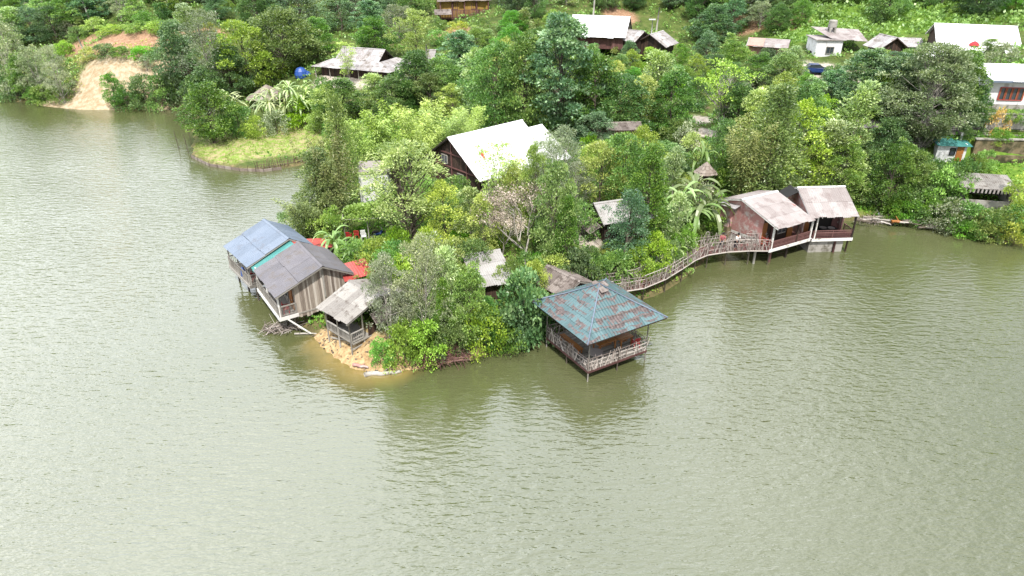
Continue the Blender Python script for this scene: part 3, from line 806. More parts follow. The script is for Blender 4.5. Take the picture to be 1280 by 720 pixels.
VEG = []            # (object, species, px, py_mid, given label or None)
_used = set()
_cnt = {}
def plant(sp, px, top, base, hw, label=None, group=None, zmin=None):
    n = SPEC[sp][3]; k = _cnt.get(sp, 0); _cnt[sp] = k + 1
    key = sp + str(k % n)
    t, r0, h0 = PROTO[key]
    g = ground(px, base)
    if g.z <= .05 or not bool(inland(np.array([g.x]), np.array([g.y]))[0]):
        for dy in range(1, 60):
            g = ground(px, base - dy)
            if bool(inland(np.array([g.x]), np.array([g.y]))[0]): break
    v = top - 360
    zt = CH - g.y * (FPX * SS + v * CC) / (FPX * CC - v * SS)
    sc_ = Q(g.x, g.y, g.z)[2]
    h = max(.6, zt - g.z); rad = hw / sc_
    s = (rad / r0, rad / r0, h / h0)
    rz = rnd.uniform(0, 6.28)
    if key in _used: o = dup(t, g, rz, s)
    else:
        _used.add(key); o = t; o.location = g; o.rotation_euler = (0, 0, rz); o.scale = s
    VEG.append([o, sp, px, (top + base) / 2, label, group])
    return o
# ------------------------------------------------------------------ building helpers
def rail(mb, p, q, h=.95, posts=1.4, bal=.14, pw=.08, rw=.07, bw=.03, low=.12):
    p, q = Vector(p), Vector(q); Ln = (q - p).length
    up = Vector((0, 0, 1))
    n = max(1, int(Ln / posts + .5))
    for i in range(n + 1):
        a = p.lerp(q, i / n); mb.beam(a, a + up * (h + .04), pw, pw)
    mb.beam(p + up * h, q + up * h, rw * 1.5, rw)
    mb.beam(p + up * low, q + up * low, rw, rw)
    n = max(1, int(Ln / bal))
    for i in range(1, n):
        a = p.lerp(q, i / n)
        mb.beam(a + up * low, a + up * (h - .02), bw, bw)

def sticks(mb, p, q, h=1.15, dens=9, lean=.3, loops=True, rr=(.014, .034)):
    """railing woven from crooked branches"""
    p, q = Vector(p), Vector(q); d = q - p; Ln = d.length; d.normalize()
    nrm = d.cross(Vector((0, 0, 1)))
    up = Vector((0, 0, 1))
    for k in range(int(Ln * dens)):
        a = p + d * rnd.uniform(0, Ln)
        hh = h * rnd.uniform(.65, 1.22)
        off = d * rnd.uniform(-lean, lean)
        b = a + up * hh + off + nrm * rnd.uniform(-.1, .1)
        m = a.lerp(b, .5) + d * rnd.uniform(-.12, .12) + nrm * rnd.uniform(-.05, .05)
        r = rnd.uniform(*rr)
        mb.tube([a - up * .05, m, b], [r, r * .85, r * .55], 4)
        if rnd.random() < .35:
            e = m + d * rnd.choice((-1, 1)) * rnd.uniform(.12, .35) + up * rnd.uniform(.1, .4)
            mb.tube([m, e], [r * .6, r * .35], 3)
    for f in (.32, .66, .95):
        n = max(2, int(Ln / 1.1))
        pts = [p.lerp(q, i / n) + up * (h * f + rnd.uniform(-.05, .05)) + nrm * rnd.uniform(-.04, .04) for i in range(n + 1)]
        mb.tube(pts, .03, 5)
    if loops:
        for k in range(int(Ln * 1.3)):
            c = p + d * rnd.uniform(.2, max(.3, Ln - .2)); w_ = rnd.uniform(.22, .5); hh = h * rnd.uniform(1.0, 1.5)
            pts = []
            for i in range(7):
                t = math.pi * i / 6
                pts.append(c - d * w_ * math.cos(t) + up * (h * .45 + (hh - h * .45) * math.sin(t) ** .8) + nrm * rnd.uniform(-.05, .05))
            mb.tube(pts, rnd.uniform(.014, .024), 4)

def interp(pts):
    def f(y):
        for (a, za), (b, zb_) in zip(pts[:-1], pts[1:]):
            if y <= b or (b, zb_) == pts[-1]: return za + (zb_ - za) * (y - a) / (b - a)
    return f

def walls(t, x0, x1, y0, y1, zb, prof, mat, name='wall', ends=(1, 1), sides=(1, 1), bw=.2, rag=.06, gap=.1):
    """board walls under a roof whose section is prof [(y, z), ...]"""
    f = interp(prof); mb = MB()
    top = lambda y: f(y) - gap
    if ends[1]: mb.planks((x1, y0, 0), (0, 1, 0), y1 - y0, lambda s: zb, lambda s: top(y0 + s), (1, 0, 0), bw, rag=rag)
    if ends[0]: mb.planks((x0, y0, 0), (0, 1, 0), y1 - y0, lambda s: zb, lambda s: top(y0 + s), (-1, 0, 0), bw, rag=rag)
    if sides[0]: mb.planks((x0, y0, 0), (1, 0, 0), x1 - x0, lambda s: zb, lambda s: top(y0), (0, -1, 0), bw, rag=rag)
    if sides[1]: mb.planks((x0, y1, 0), (1, 0, 0), x1 - x0, lambda s: zb, lambda s: top(y1), (0, 1, 0), bw, rag=rag)
    return mb.build(name, M[mat], t)

def roof(t, x0, x1, prof, mat, rows=(3, 3), pitch=.2, amp=.02, ridge=True, name='roof', cap=None, fascia='grey_wood', skew=0, sheet_w=.95):
    """roof from section prof, ridge = highest point; planes are lapped corrugated sheets"""
    mb = MB(); k = max(range(len(prof)), key=lambda i: prof[i][1])
    for i in range(len(prof) - 1):
        (ya, za), (yb, zb_) = prof[i], prof[i + 1]
        if i < k: a, b = (yb, zb_), (ya, za)
        else: a, b = (ya, za), (yb, zb_)
        lift = -.04 if (i < k - 1 or i > k) else 0
        ln = math.hypot(a[0] - b[0], a[1] - b[1])
        mb.sheet((x0, a[0], a[1] + lift), (x1, a[0], a[1] + lift), (x1 + skew, b[0], b[1]), (x0 + skew, b[0], b[1]), max(1, int(ln / 1.7 + .5)), pitch, amp, sheet_w)
    o = mb.build(name, M[mat], t)
    if ridge:
        rb = MB(); y, z = prof[k]
        rb.slab([(x0 - .03, y - .18, z - .03), (x1 + .03, y - .18, z - .03), (x1 + .03, y, z + .065), (x0 - .03, y, z + .065)], .015)
        rb.slab([(x0 - .03, y, z + .065), (x1 + .03, y, z + .065), (x1 + .03, y + .18, z - .03), (x0 - .03, y + .18, z - .03)], .015)
        rb.build('ridge_cap', M[cap or mat], o)
    fb = MB()
    for x in (x0 + .03, x1 - .03):
        for (ya, za), (yb, zb_) in zip(prof[:-1], prof[1:]):
            fb.beam((x, ya, za - .1), (x, yb, zb_ - .1), .04, .12)
    n = max(2, int((x1 - x0) / 1.2))
    for i in range(n + 1):
        x = x0 + .1 + (x1 - x0 - .2) * i / n
        for (ya, za), (yb, zb_) in zip(prof[:-1], prof[1:]):
            fb.beam((x, ya, za - .13), (x, yb, zb_ - .13), .05, .08)
    fb.build('rafters', M[fascia], o)
    return o

def window(t, x, y, z, w_, h, axis, frame='orange_wood', n=2, out=.03):
    """window on a wall; axis 'x' or 'y' = wall direction; out = how far proud (signed)"""
    fb, gb = MB(), MB()
    e = Vector((1, 0, 0)) if axis == 'x' else Vector((0, 1, 0)); c = Vector((x, y, z)); o_ = Vector((0, out, 0)) if axis == 'x' else Vector((out, 0, 0))
    up = Vector((0, 0, 1))
    for s in (-1, 1):
        fb.beam(c + o_ + e * s * w_ / 2 - up * h / 2, c + o_ + e * s * w_ / 2 + up * h / 2, .09, .09)
        fb.beam(c + o_ - e * w_ / 2 + up * s * h / 2, c + o_ + e * w_ / 2 + up * s * h / 2, .09, .09)
    for i in range(1, n):
        p = c + o_ + e * (-w_ / 2 + w_ * i / n)
        fb.beam(p - up * h / 2, p + up * h / 2, .07, .07)
    q = [c + o_ * .5 - e * w_ / 2 - up * h / 2, c + o_ * .5 + e * w_ / 2 - up * h / 2, c + o_ * .5 + e * w_ / 2 + up * h / 2, c + o_ * .5 - e * w_ / 2 + up * h / 2]
    gb.slab(q, .02)
    f = fb.build('window', M[frame], t); gb.build('pane', M['window_glass'], f)
    return f

def door(t, x, y, z, w_, h, axis, mat='orange_wood', out=.04):
    mb = MB(); s = (w_, .06, h) if axis == 'x' else (.06, w_, h)
    mb.box((x + (out if axis == 'y' else 0), y + (out if axis == 'x' else 0), z + h / 2), s)
    d = mb.build('door', M[mat], t)
    k = MB(); hx = w_ * .38
    k.box((x + (hx if axis == 'x' else out * 2), y + (out * 2 if axis == 'x' else hx), z + h * .48), (.05, .05, .12)); k.build('handle', M['metal_pole'], d)
    return d

def post(t, x, y, z0, z1, r=.07, mat='grey_wood', name='post', sq=False, lean=(0, 0)):
    mb = MB()
    if sq: mb.beam((x + lean[0], y + lean[1], z0), (x, y, z1), r * 2, r * 2)
    else: mb.tube([(x + lean[0], y + lean[1], z0), (x + lean[0] * .4 + rnd.uniform(-.02, .02), y + lean[1] * .4, (z0 + z1) / 2), (x, y, z1)], [r, r * .95, r * .9], 7)
    return mb.build(name, M[mat], t, smooth=not sq)

def interior(t, x0, x1, y0, y1, z0, z1):
    mb = MB(); mb.span((x0, y0, z0), (x1, y1, z0 + .1)); return mb

# ------------------------------------------------------------------ left stilt house (blue-grey roof)
t = thing('stilt_house', 'blue-grey metal-roofed stilt house over the water, leftmost building of the shore', 'house', (-22.94, 53.67, 0), -51)
pr = [(-.22, 3.8), (1.55, 4.52), (3.8, 5.4), (5.9, 4.2)]
roof(t, -5.0, .75, pr, 'blue_roof', pitch=.25, amp=.012, cap='blue_roof', sheet_w=1.1)
walls(t, -4.6, .3, 1.5, 5.6, 1.6, pr, 'weathered_wood')
mb = MB(); mb.span((-5.15, -.02, 1.58), (.05, 5.6, 1.7)); mb.build('floor', M['grey_wood'], t)
mb = MB(); mb.span((-5.2, -.09, 1.46), (.1, -.03, 1.74)); mb.span((.11, -.09, 1.46), (.17, 1.5, 1.74)); mb.build('edge_beam', M['grey_wood'], t)
mb = MB(); rail(mb, (-5.1, 0, 1.7), (0, 0, 1.7), .95, bal=.11); rail(mb, (0.05, .1, 1.7), (.05, 1.4, 1.7), .95, bal=.11); rail(mb, (-5.1, .1, 1.7), (-5.1, 1.5, 1.7)); mb.build('railing', M['grey_wood'], t)
for x in (-5.0, -2.5, 0): post(t, x, 0.05, 1.7, 4.0 - .22, .05, 'grey_wood', sq=True)
for x in (-4.8, -2.4, -.1):
    post(t, x, .5, -1.5, 1.6, .09, 'bark', 'stilt'); post(t, x, 3.2, -1.0, 1.6, .09, 'bark', 'stilt')
door(t, -1.1, 1.46, 1.72, .8, 1.9, 'x', 'orange_wood', -.04); window(t, -3, 1.46, 2.8, 1.0, 1.0, 'x', 'maroon_wood', 2, -.04)
mb = MB(); mb.sheet((.5, 3.95, 5.12), (1.75, 3.95, 5.0), (1.75, .25, 3.62), (.5, .25, 3.72), 2, .25, .012); mb.build('lean_to_roof', M['teal_sheet'], t)
mb = MB(); mb.sheet((.5, 4.0, 5.1), (1.5, 4.0, 4.98), (1.5, 4.9, 4.6), (.5, 4.9, 4.66), 1, .25, .012); mb.build('porch_roof', M['red_sheet'], t)
mb = MB(); mb.span((.32, 1.6, 1.6), (2.0, 4.2, 1.7)); mb.planks((.45, 1.55, 0), (1, 0, 0), 1.5, lambda s: 1.6, lambda s: 3.2, (0, -1, 0)); mb.build('passage', M['weathered_wood'], t)
# red roof behind the house
t = thing('lean_to', 'small red metal lean-to roof behind the blue-grey stilt house by the banana plant', 'shed', P(398, 306, 3.6).xy.to_3d(), -51)
mb = MB(); mb.sheet((-1.4, -.9, 3.95), (1.4, -.9, 3.95), (1.4, 1.0, 3.5), (-1.4, 1.0, 3.5), 1, .25, .015); mb.build('roof', M['red_sheet'], t)
for x in (-1.2, 1.2):
    for y in (-.7, .8): post(t, x, y, .8, 3.62, .05, 'grey_wood')
mb = MB(); mb.planks((-1.2, .85, 0), (1, 0, 0), 2.4, lambda s: 1.2, lambda s: 3.4, (0, 1, 0)); mb.build('wall', M['weathered_wood'], t)

# ------------------------------------------------------------------ second stilt house (purple-grey roof)
t = thing('stilt_house', 'weathered board stilt house with dark purple-grey roof and corner balcony', 'house', (-18.68, 48.07, 0), -56)
pr = [(-.22, 3.85), (1.75, 4.66), (3.85, 5.5), (6.3, 4.2)]
roof(t, -5.35, .55, pr, 'slate_roof', pitch=.25, amp=.012, cap='slate_roof', sheet_w=1.1)
o = walls(t, -5.0, 0, 1.45, 6.05, 1.35, pr, 'weathered_wood', bw=.17, rag=.22)
mb = MB(); mb.span((-6.1, -.02, 1.58), (.05, 6.0, 1.7)); mb.build('floor', M['grey_wood'], t)
mb = MB(); mb.span((-6.15, -.1, 1.44), (.1, -.03, 1.74)); mb.span((.06, -.1, 1.44), (.13, 1.5, 1.74)); mb.build('edge_beam', M['white_paint'], t)
mb = MB(); rail(mb, (-6.1, 0, 1.7), (0, 0, 1.7), .95, 2.0, .1, .09, .08); rail(mb, (.02, .12, 1.7), (.02, 1.4, 1.7), .95, 2, .1, .09, .08); mb.build('railing', M['grey_wood'], t)
for x in (-5.9, -3, 0): post(t, x, .06, 1.7, 3.8, .055, 'white_paint', sq=True)
for x in (-5.6, -2.9, -.2):
    post(t, x, 1.2, -1.5, 1.6, .09, 'bark', 'stilt'); post(t, x, 4.0, -.4, 1.6, .09, 'bark', 'stilt')
mb = MB(); mb.beam((.0, .5, 1.5), (1.3, 1.9, .25), .09, .09); mb.beam((-2.9, 1.2, .2), (-2.9, .1, 1.5), .09, .09); mb.beam((-5.6, 1.2, .2), (-5.6, .1, 1.5), .09, .09); mb.build('brace', M['white_paint'], t)
door(t, -1.0, 1.41, 1.72, .85, 1.9, 'x', 'orange_wood', -.04); window(t, -2.4, 1.41, 2.75, 1.0, 1.0, 'x', 'grey_wood', 2, -.04); door(t, -4.1, 1.41, 1.72, .85, 1.9, 'x', 'dark_wood', -.04)
mb = MB(); mb.beam((.06, 3.9, 2.5), (.06, 3.9, 5.2), .12, .08); mb.build('gable_post', M['grey_wood'], t)
mb = MB(); mb.sheet((-1.7, 5.9, 4.15), (-1.5, 8.2, 4.25), (.95, 8.2, 3.85), (.85, 5.4, 3.8), 1, .25, .015); o = mb.build('side_roof', M['red_sheet'], t)
post(t, .7, 6.3, .8, 3.55, .05); post(t, .75, 7.7, .8, 3.55, .05)

# ------------------------------------------------------------------ open shed with grey sheets
t = thing('open_shed', 'open lakeside shed with light grey fibre sheet roof on posts above sandy bank', 'shed', (-12.36, 44.14, 0), -42.4)
pr = [(0, 3.5), (3.25, 4.6), (6.3, 3.65)]
roof(t, -3.8, .15, pr, 'grey_sheet', pitch=.24, amp=.03, sheet_w=.8)
mb = MB(); mb.span((-3.4, .5, 1.35), (-.1, 5.8, 1.45)); mb.build('floor', M['grey_wood'], t)
for x, y, z0 in ((-.25, .4, .1), (-.2, 1.6, .3), (-3.3, .4, .1), (-1.8, .4, .1), (-.2, 3.3, .9), (-.2, 5.6, 1.2), (-3.3, 5.6, 1.2)):
    f = interp(pr); post(t, x, y, z0 - .3, f(y) - .15, .07 if y > 1 else .06, 'grey_wood')
mb = MB(); rail(mb, (-3.3, .42, 1.45), (-.3, .42, 1.45), .85, 1.5, .12); rail(mb, (-.2, .45, 1.45), (-.2, 1.6, 1.45), .85, 2, .16); mb.build('railing', M['grey_wood'], t)
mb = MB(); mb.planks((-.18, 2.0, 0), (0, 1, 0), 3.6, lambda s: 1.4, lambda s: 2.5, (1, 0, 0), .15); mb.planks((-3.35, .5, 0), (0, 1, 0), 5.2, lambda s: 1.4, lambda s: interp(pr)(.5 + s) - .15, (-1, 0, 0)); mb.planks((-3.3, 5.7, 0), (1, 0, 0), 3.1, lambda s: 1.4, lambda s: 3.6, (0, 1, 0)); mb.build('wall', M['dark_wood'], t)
mb = MB(); mb.beam((-.22, 1.6, .95), (-3.2, .5, .75), .09, .09); mb.beam((-.22, .4, .9), (-.2, 3.3, 1.1), .08, .08); mb.build('brace', M['grey_wood'], t)
mb = MB(); mb.sheet((.12, 2.1, 3.5), (.12, 4.6, 3.75), (.7, 4.7, 2.9), (.7, 2.2, 2.75), 1, .22, .03); mb.build('awning', M['brown_sheet'], t)

# ------------------------------------------------------------------ small roofs on the point
def hut(label, A, heading, L_, prof, zg, roofmat, wallmat, wall_top=None, name='hut', cat='hut', amp=.025, posts=False, sw=.95, walls_on=True):
    t = thing(name, label, cat, (A[0], A[1], 0), heading)
    roof(t, 0, L_, prof, roofmat, amp=amp, sheet_w=sw)
    ys = [p[0] for p in prof]
    y0, y1 = min(ys) + .5, max(ys) - .5
    f = interp(prof)
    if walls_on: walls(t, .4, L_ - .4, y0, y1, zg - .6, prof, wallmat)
    if posts or not walls_on:
        for x in (.35, L_ - .35):
            for y in (y0 - .1, y1 + .1): post(t, x, y, zg - .6, f(y) - .12, .06)
    mb = MB(); mb.span((.4, y0 + .02, zg - .3), (L_ - .4, y1 - .02, zg + .1)); mb.build('floor', M['grey_wood'], t)
    return t
a = P(590, 318, 4.7)
hut('pale grey single-slope sheet roof hut among trees on the middle of the point', (a.x - .9, a.y - .2), 21, 3.5, [(-4.2, 3.6), (0, 4.7), (.15, 4.66)], 1.5, 'pale_sheet', 'dark_wood', sw=.9)
a = P(684, 331, 3.9)
hut('small hut with brown corrugated roof, half hidden behind the teal pavilion', (a.x, a.y), -50, 4.0, [(-1.9, 3.05), (0, 3.9), (1.9, 3.05)], 1.2, 'brown_sheet', 'dark_wood', amp=.04)
a = P(742, 254, 6.1)
t = hut('dark wooden hut with pale gable roof and brown skirt roof amid the trees', (a.x, a.y), 20, 5.4, [(-2.3, 4.75), (0, 6.1), (2.3, 4.75)], 2.6, 'pale_sheet', 'dark_wood')
mb = MB(); mb.sheet((-.1, -2.1, 4.55), (-.1, 1.6, 4.55), (-1.3, 1.6, 3.95), (-1.3, -2.2, 3.95), 1, .25, .05); mb.build('skirt_roof', M['brown_sheet'], t)
window(t, .37, -.5, 3.6, .9, .8, 'y', 'grey_wood', 2, -.05)

# ------------------------------------------------------------------ pavilion
m, nt, out = nodes('pavilion_roof'); L = nt.links.new
bs = N(nt, 'ShaderNodeBsdfPrincipled'); bs.inputs['Roughness'].default_value = .5
uvn = N(nt, 'ShaderNodeUVMap'); sep = N(nt, 'ShaderNodeSeparateXYZ'); L(uvn.outputs[0], sep.inputs[0])
tc = N(nt, 'ShaderNodeTexCoord')
wn = N(nt, 'ShaderNodeTexNoise'); wn.inputs['Scale'].default_value = .9; L(tc.outputs['Object'], wn.inputs[0])
vv = math_(nt, 'DIVIDE', math_(nt, 'ADD', sep.outputs[1], math_(nt, 'MULTIPLY', wn.outputs[0], .8)), .74); fr = math_(nt, 'FRACT', vv); fl = math_(nt, 'FLOOR', vv)
cx = N(nt, 'ShaderNodeCombineXYZ'); L(math_(nt, 'MULTIPLY', sep.outputs[0], 7.5), cx.inputs[0]); L(math_(nt, 'MULTIPLY', fl, 3.7), cx.inputs[1])
th_ = N(nt, 'ShaderNodeTexNoise'); th_.inputs['Scale'].default_value = 1; th_.inputs['Detail'].default_value = 3; L(cx.outputs[0], th_.inputs[0])
rg_ = N(nt, 'ShaderNodeTexNoise'); rg_.inputs['Scale'].default_value = .9; rg_.inputs['Detail'].default_value = 7; L(tc.outputs['Object'], rg_.inputs[0])
mk = math_(nt, 'ADD', math_(nt, 'MULTIPLY_ADD', rg_.outputs[0], 3.0, -.85), math_(nt, 'MULTIPLY_ADD', th_.outputs[0], 2.2, -.55))
mk = math_(nt, 'SUBTRACT', mk, math_(nt, 'MULTIPLY_ADD', math_(nt, 'SUBTRACT', 1.0, fr), 1.0, .70))
mk = math_(nt, 'MULTIPLY', mk, 4.0, clamp=True)
at = N(nt, 'ShaderNodeAttribute', attribute_name='tint')
tl = ramp(nt, [(.1, (.040, .082, .090)), (.5, (.050, .10, .11)), (.9, (.068, .122, .132))]); L(at.outputs['Fac'], tl.inputs[0])
rs = ramp(nt, [(.3, (.035, .025, .025)), (.5, (.07, .052, .05)), (.7, (.12, .092, .088))])
rn = N(nt, 'ShaderNodeTexNoise'); rn.inputs['Scale'].default_value = 5; rn.inputs['Detail'].default_value = 5; L(tc.outputs['Object'], rn.inputs[0]); L(rn.outputs[0], rs.inputs[0])
L(mixc(nt, mk, tl.outputs[0], rs.outputs[0]), bs.inputs['Base Color']); L(bs.outputs[0], out.inputs[0])

t = thing('pavilion', 'square lake pavilion on stilts with rust-streaked teal hipped roof', 'pavilion', (6.5, 45.5, 0), 31)
HE, ZE, ZA, HF, ZF = 3.68, 4.0, 6.15, 2.75, .95
rf = MB()
for k in range(4):
    an = math.pi / 2 * k
    ex, ey = Vector((math.cos(an), math.sin(an), 0)), Vector((-math.sin(an), math.cos(an), 0))
    o0 = ex * -HE + ey * -HE
    sl = (ZA - ZE) / HE
    nn = Vector((-ey.x * sl, -ey.y * sl, 1)).normalized()
    def pt(u, v, off): 
        b = o0 + ex * u + ey * v
        return Vector((b.x, b.y, ZE + v * sl - .10 * math.sin(math.pi * min(1, v / HE)) )) + nn * off
    st = .125; nu = int(2 * HE / st); rowh = .66
    tints = [rnd.random() for _ in range(80)]
    for i in range(nu):
        u0, u1 = i * st, (i + 1) * st
        for r in range(6):
            v0, v1 = r * rowh, (r + 1) * rowh
            a0, a1 = min(v1, u0, 2 * HE - u0), min(v1, u1, 2 * HE - u1)
            if a0 <= v0 + 1e-6 and a1 <= v0 + 1e-6: continue
            w0, w1 = (.014 if i % 2 else -.014), (-.014 if i % 2 else .014)
            ps = [pt(u0, min(v0, a0), .03 + w0), pt(u1, min(v0, a1), .03 + w1), pt(u1, a1, w1), pt(u0, a0, w0)]
            uv = [(u0 + k * 9, v0 * 1.24 + k * .2), (u1 + k * 9, v0 * 1.24 + k * .2), (u1 + k * 9, a1 * 1.24 + k * .2), (u0 + k * 9, a0 * 1.24 + k * .2)]
            rf.add(ps, [(0, 1, 2, 3)], tints[(i // 7) * 6 + r if (i // 7) * 6 + r < 80 else 0], uv)
ro = rf.build('roof', M['pavilion_roof'], t)
mb = MB()
for sx in (-1, 1):
    for sy in (-1, 1):
        mb.tube([(sx * HE, sy * HE, ZE + .02), (sx * HE * .5, sy * HE * .5, (ZE + ZA) / 2 - .06), (0, 0, ZA + .03)], .05, 6)
mb.build('hip_caps', M['blue_roof'], ro, smooth=True)
mb = MB()
for k, (dx, dy) in enumerate(((-.1, -.55), (.5, .1), (.05, .5))):
    mb.slab([(dx - .3, dy - .3, ZA - .28), (dx + .3, dy - .25, ZA - .25), (dx + .2, dy + .3, ZA - .1), (dx - .25, dy + .25, ZA - .12)], .02)
mb.lathe((0, 0, ZA - .2), [(.3, 0), (.2, .12), (.04, .22)], 8); mb.build('apex_cap', M['brown_sheet'], ro)
mb = MB()
for k in range(4):
    an = math.pi / 2 * k; c_, s_ = math.cos(an), math.sin(an)
    rot = lambda x, y, z: (x * c_ - y * s_, x * s_ + y * c_, z)
    mb.beam(rot(-HE + .05, -HE + .05, ZE - .06), rot(HE - .05, -HE + .05, ZE - .06), .05, .1)
    for i in range(7):
        x = -HE + .4 + i * (2 * HE - .8) / 6; v = min(x + HE, HE - x) - .05
        mb.beam(rot(x, -HE + .05, ZE - .08), rot(x, -HE + v, ZE - .12 + v * sl - .05), .06, .08)
    mb.beam(rot(-HF, -HF, ZE + .35), rot(HF, -HF, ZE + .35), .1, .12)
mb.build('rafters', M['dark_wood'], ro)
mb = MB()
for i in range(28):
    y = -HF + (i + .5) * 2 * HF / 28; mb.box((0, y, ZF - .04), (2 * HF, 2 * HF / 28 - .01, .05))
mb.build('floor', M['grey_wood'], t)
mb = MB()
for s in (-1, 1):
    mb.span((-HF - .04, s * HF - .05, ZF - .2), (HF + .04, s * HF + .05, ZF - .02)); mb.span((s * HF - .05, -HF + .06, ZF - .2), (s * HF + .05, HF - .06, ZF - .02))
mb.build('edge_beam', M['maroon_wood'], t)
for k in range(4):
    an = math.pi / 2 * k; c_, s_ = math.cos(an), math.sin(an)
    rot = lambda x, y: Vector((x * c_ - y * s_, x * s_ + y * c_, ZF))
    for a_, b_ in (((-HF, -.8), (.8, HF)) if k == 2 else ((-HF, HF),)):
        mb = MB(); sticks(mb, rot(a_, -HF), rot(b_, -HF), 1.0, 6.5, .5, loops=False, rr=(.028, .058)); mb.build('railing', M['twig'], t)
for sx in (-1, 0, 1):
    for sy in (-1, 0, 1):
        if sx == 0 and sy == 0: continue
        corner = sx and sy
        post(t, sx * (HF - .02), sy * (HF - .02), -1.8, ZE + .4 if corner else ZF + 1.05, .055, 'grey_wood' if corner else 'bark')
def on(t0, x, y, z):
    m_ = Matrix.Translation(t0.location) @ t0.rotation_euler.to_matrix().to_4x4(); return m_ @ Vector((x, y, z))
pav = t
def long_table(loc, rz, label, group, L_=2.3, w_=.8, h=.75, cat='table', name='wooden_table'):
    t = thing(name, label, cat, loc, rz, group)
    mb = MB()
    for i in range(5): mb.box((0, -w_ / 2 + (i + .5) * w_ / 5, h - .03), (L_, w_ / 5 - .012, .06))
    mb.build('tabletop' if cat == 'table' else 'seat', M['orange_wood'], t)
    for sx in (-1, 1):
        for sy in (-1, 1): post(t, sx * (L_ / 2 - .15), sy * (w_ / 2 - .08), 0, h - .06, .045, 'orange_wood', 'leg', True)
    mb = MB(); mb.box((0, 0, .2), (L_ - .4, .06, .06)); mb.build('stretcher', M['orange_wood'], t)
    return t
long_table(on(pav, .15, -.9, ZF), 31, 'orange-brown wooden table in the teal-roofed pavilion, left of its twin', 'pavilion tables', 1.75, .95)
long_table(on(pav, 1.75, -1.15, ZF), 31, 'orange-brown wooden table in the teal-roofed pavilion, right one nearer the red chair', 'pavilion tables', 1.3, .95)
long_table(on(pav, -1.9, .6, ZF), 121, 'reddish wooden bench along the left railing of the teal-roofed pavilion', None, 2.6, .45, .45, 'bench', 'wooden_bench')
t = thing('round_table', 'low round grey table near the front corner of the teal-roofed pavilion', 'table', on(pav, -1.35, -1.75, ZF))
mb = MB(); mb.lathe((0, 0, .55), [(.1, 0), (.55, .02), (.57, .05), (.55, .08)], 18); mb.build('tabletop', M['pinkgrey_sheet'], t, )
mb = MB(); mb.lathe((0, 0, 0), [(.28, 0), (.25, .05), (.07, .1), (.06, .56)], 12); mb.build('pedestal', M['grey_wood'], t)
def plastic_chair(loc, rz, label, group=None, mat='red_plastic'):
    t = thing('plastic_chair', label, 'chair', loc, rz, group)
    mb = MB(); mb.box((0, 0, .43), (.46, .44, .04)); mb.build('seat', M[mat], t)
    mb = MB()
    for i in range(5): mb.beam((-.18 + i * .09, .2, .45), (-.18 + i * .09, .29, .88), .06, .02)
    mb.beam((-.23, .295, .9), (.23, .295, .9), .03, .09); mb.build('backrest', M[mat], t)
    for sx in (-1, 1):
        for sy in (-1, 1):
            k = MB(); k.beam((sx * .24, sy * .22, 0), (sx * .2, sy * .18, .42), .05, .05); k.build('leg', M[mat], t)
        k = MB(); k.beam((sx * .23, -.18, .45), (sx * .23, -.15, .65), .04, .04); k.beam((sx * .23, -.18, .66), (sx * .22, .25, .67), .05, .03); k.build('armrest', M[mat], t)
    return t
plastic_chair(on(pav, 2.3, -2.0, ZF), 200, 'red plastic chair at the right end of the teal-roofed pavilion')
h1, h2 = [o for o in bpy.data.objects if o.name.startswith('stilt_house') and o.parent is None]
plastic_chair(on(h2, -.55, .75, 1.7), -56 + 160, 'red plastic chair on the corner balcony of the purple-grey roofed house')
plastic_chair(on(h1, -.5, .7, 1.7), -51 + 150, 'red plastic chair at the near end of the blue-grey roofed house\'s balcony')
t = thing('laundry_bag', 'blue and white cloth bundle on the balcony rail of the blue-grey roofed house', 'laundry', on(h1, -1.9, .15, 1.7))
mb = MB(); mb.lathe((0, 0, .0), [(.14, 0), (.24, .25), (.2, .6), (.12, .95), (.03, 1.05)], 9); mb.build('blue_cloth', M['blue_plastic'], t, smooth=True)
mb = MB(); mb.lathe((.24, .1, 0), [(.1, 0), (.17, .3), (.12, .7), (.02, .85)], 9); mb.build('white_towel', M['white_cloth'], t, smooth=True)

# ------------------------------------------------------------------ stick-railed bridge
BP = [Vector(p) for p in ((4.6, 52.9, 1.25), (6.4, 53.6, 1.3), (8.6, 53.8, 1.35), (11.3, 54.6, 1.4), (13.4, 56.2, 1.42), (15.3, 58.2, 1.45), (17.0, 60.1, 1.45), (18.6, 61.3, 1.48), (20.8, 62.0, 1.5), (23.2, 62.2, 1.55), (25.2, 62.1, 1.58))]
t = thing('stick_bridge', 'curving footbridge with railings of crooked branches from pavilion to brick house', 'bridge', (15.3, 58.2, 0))
lo = Vector((15.3, 58.2, 0))
lft, rgt = [], []
for i, p in enumerate(BP):
    d = (BP[min(i + 1, len(BP) - 1)] - BP[max(i - 1, 0)]); d.z = 0; d.normalize(); n_ = Vector((-d.y, d.x, 0))
    lft.append(p + n_ * .75 - lo); rgt.append(p - n_ * .75 - lo)
mb = MB()
for i in range(len(BP) - 1):
    n = int((BP[i + 1] - BP[i]).length / .22)
    for k in range(n):
        a, b = k / n, (k + .9) / n
        mb.slab([lft[i].lerp(lft[i + 1], a), rgt[i].lerp(rgt[i + 1], a), rgt[i].lerp(rgt[i + 1], b), lft[i].lerp(lft[i + 1], b)], .04)
mb.build('deck', M['maroon_wood'], t)
mb = MB()
for sd_ in (lft, rgt): mb.tube([p - Vector((0, 0, .12)) for p in sd_], .07, 6)
mb.build('edge_beam', M['twig'], t)
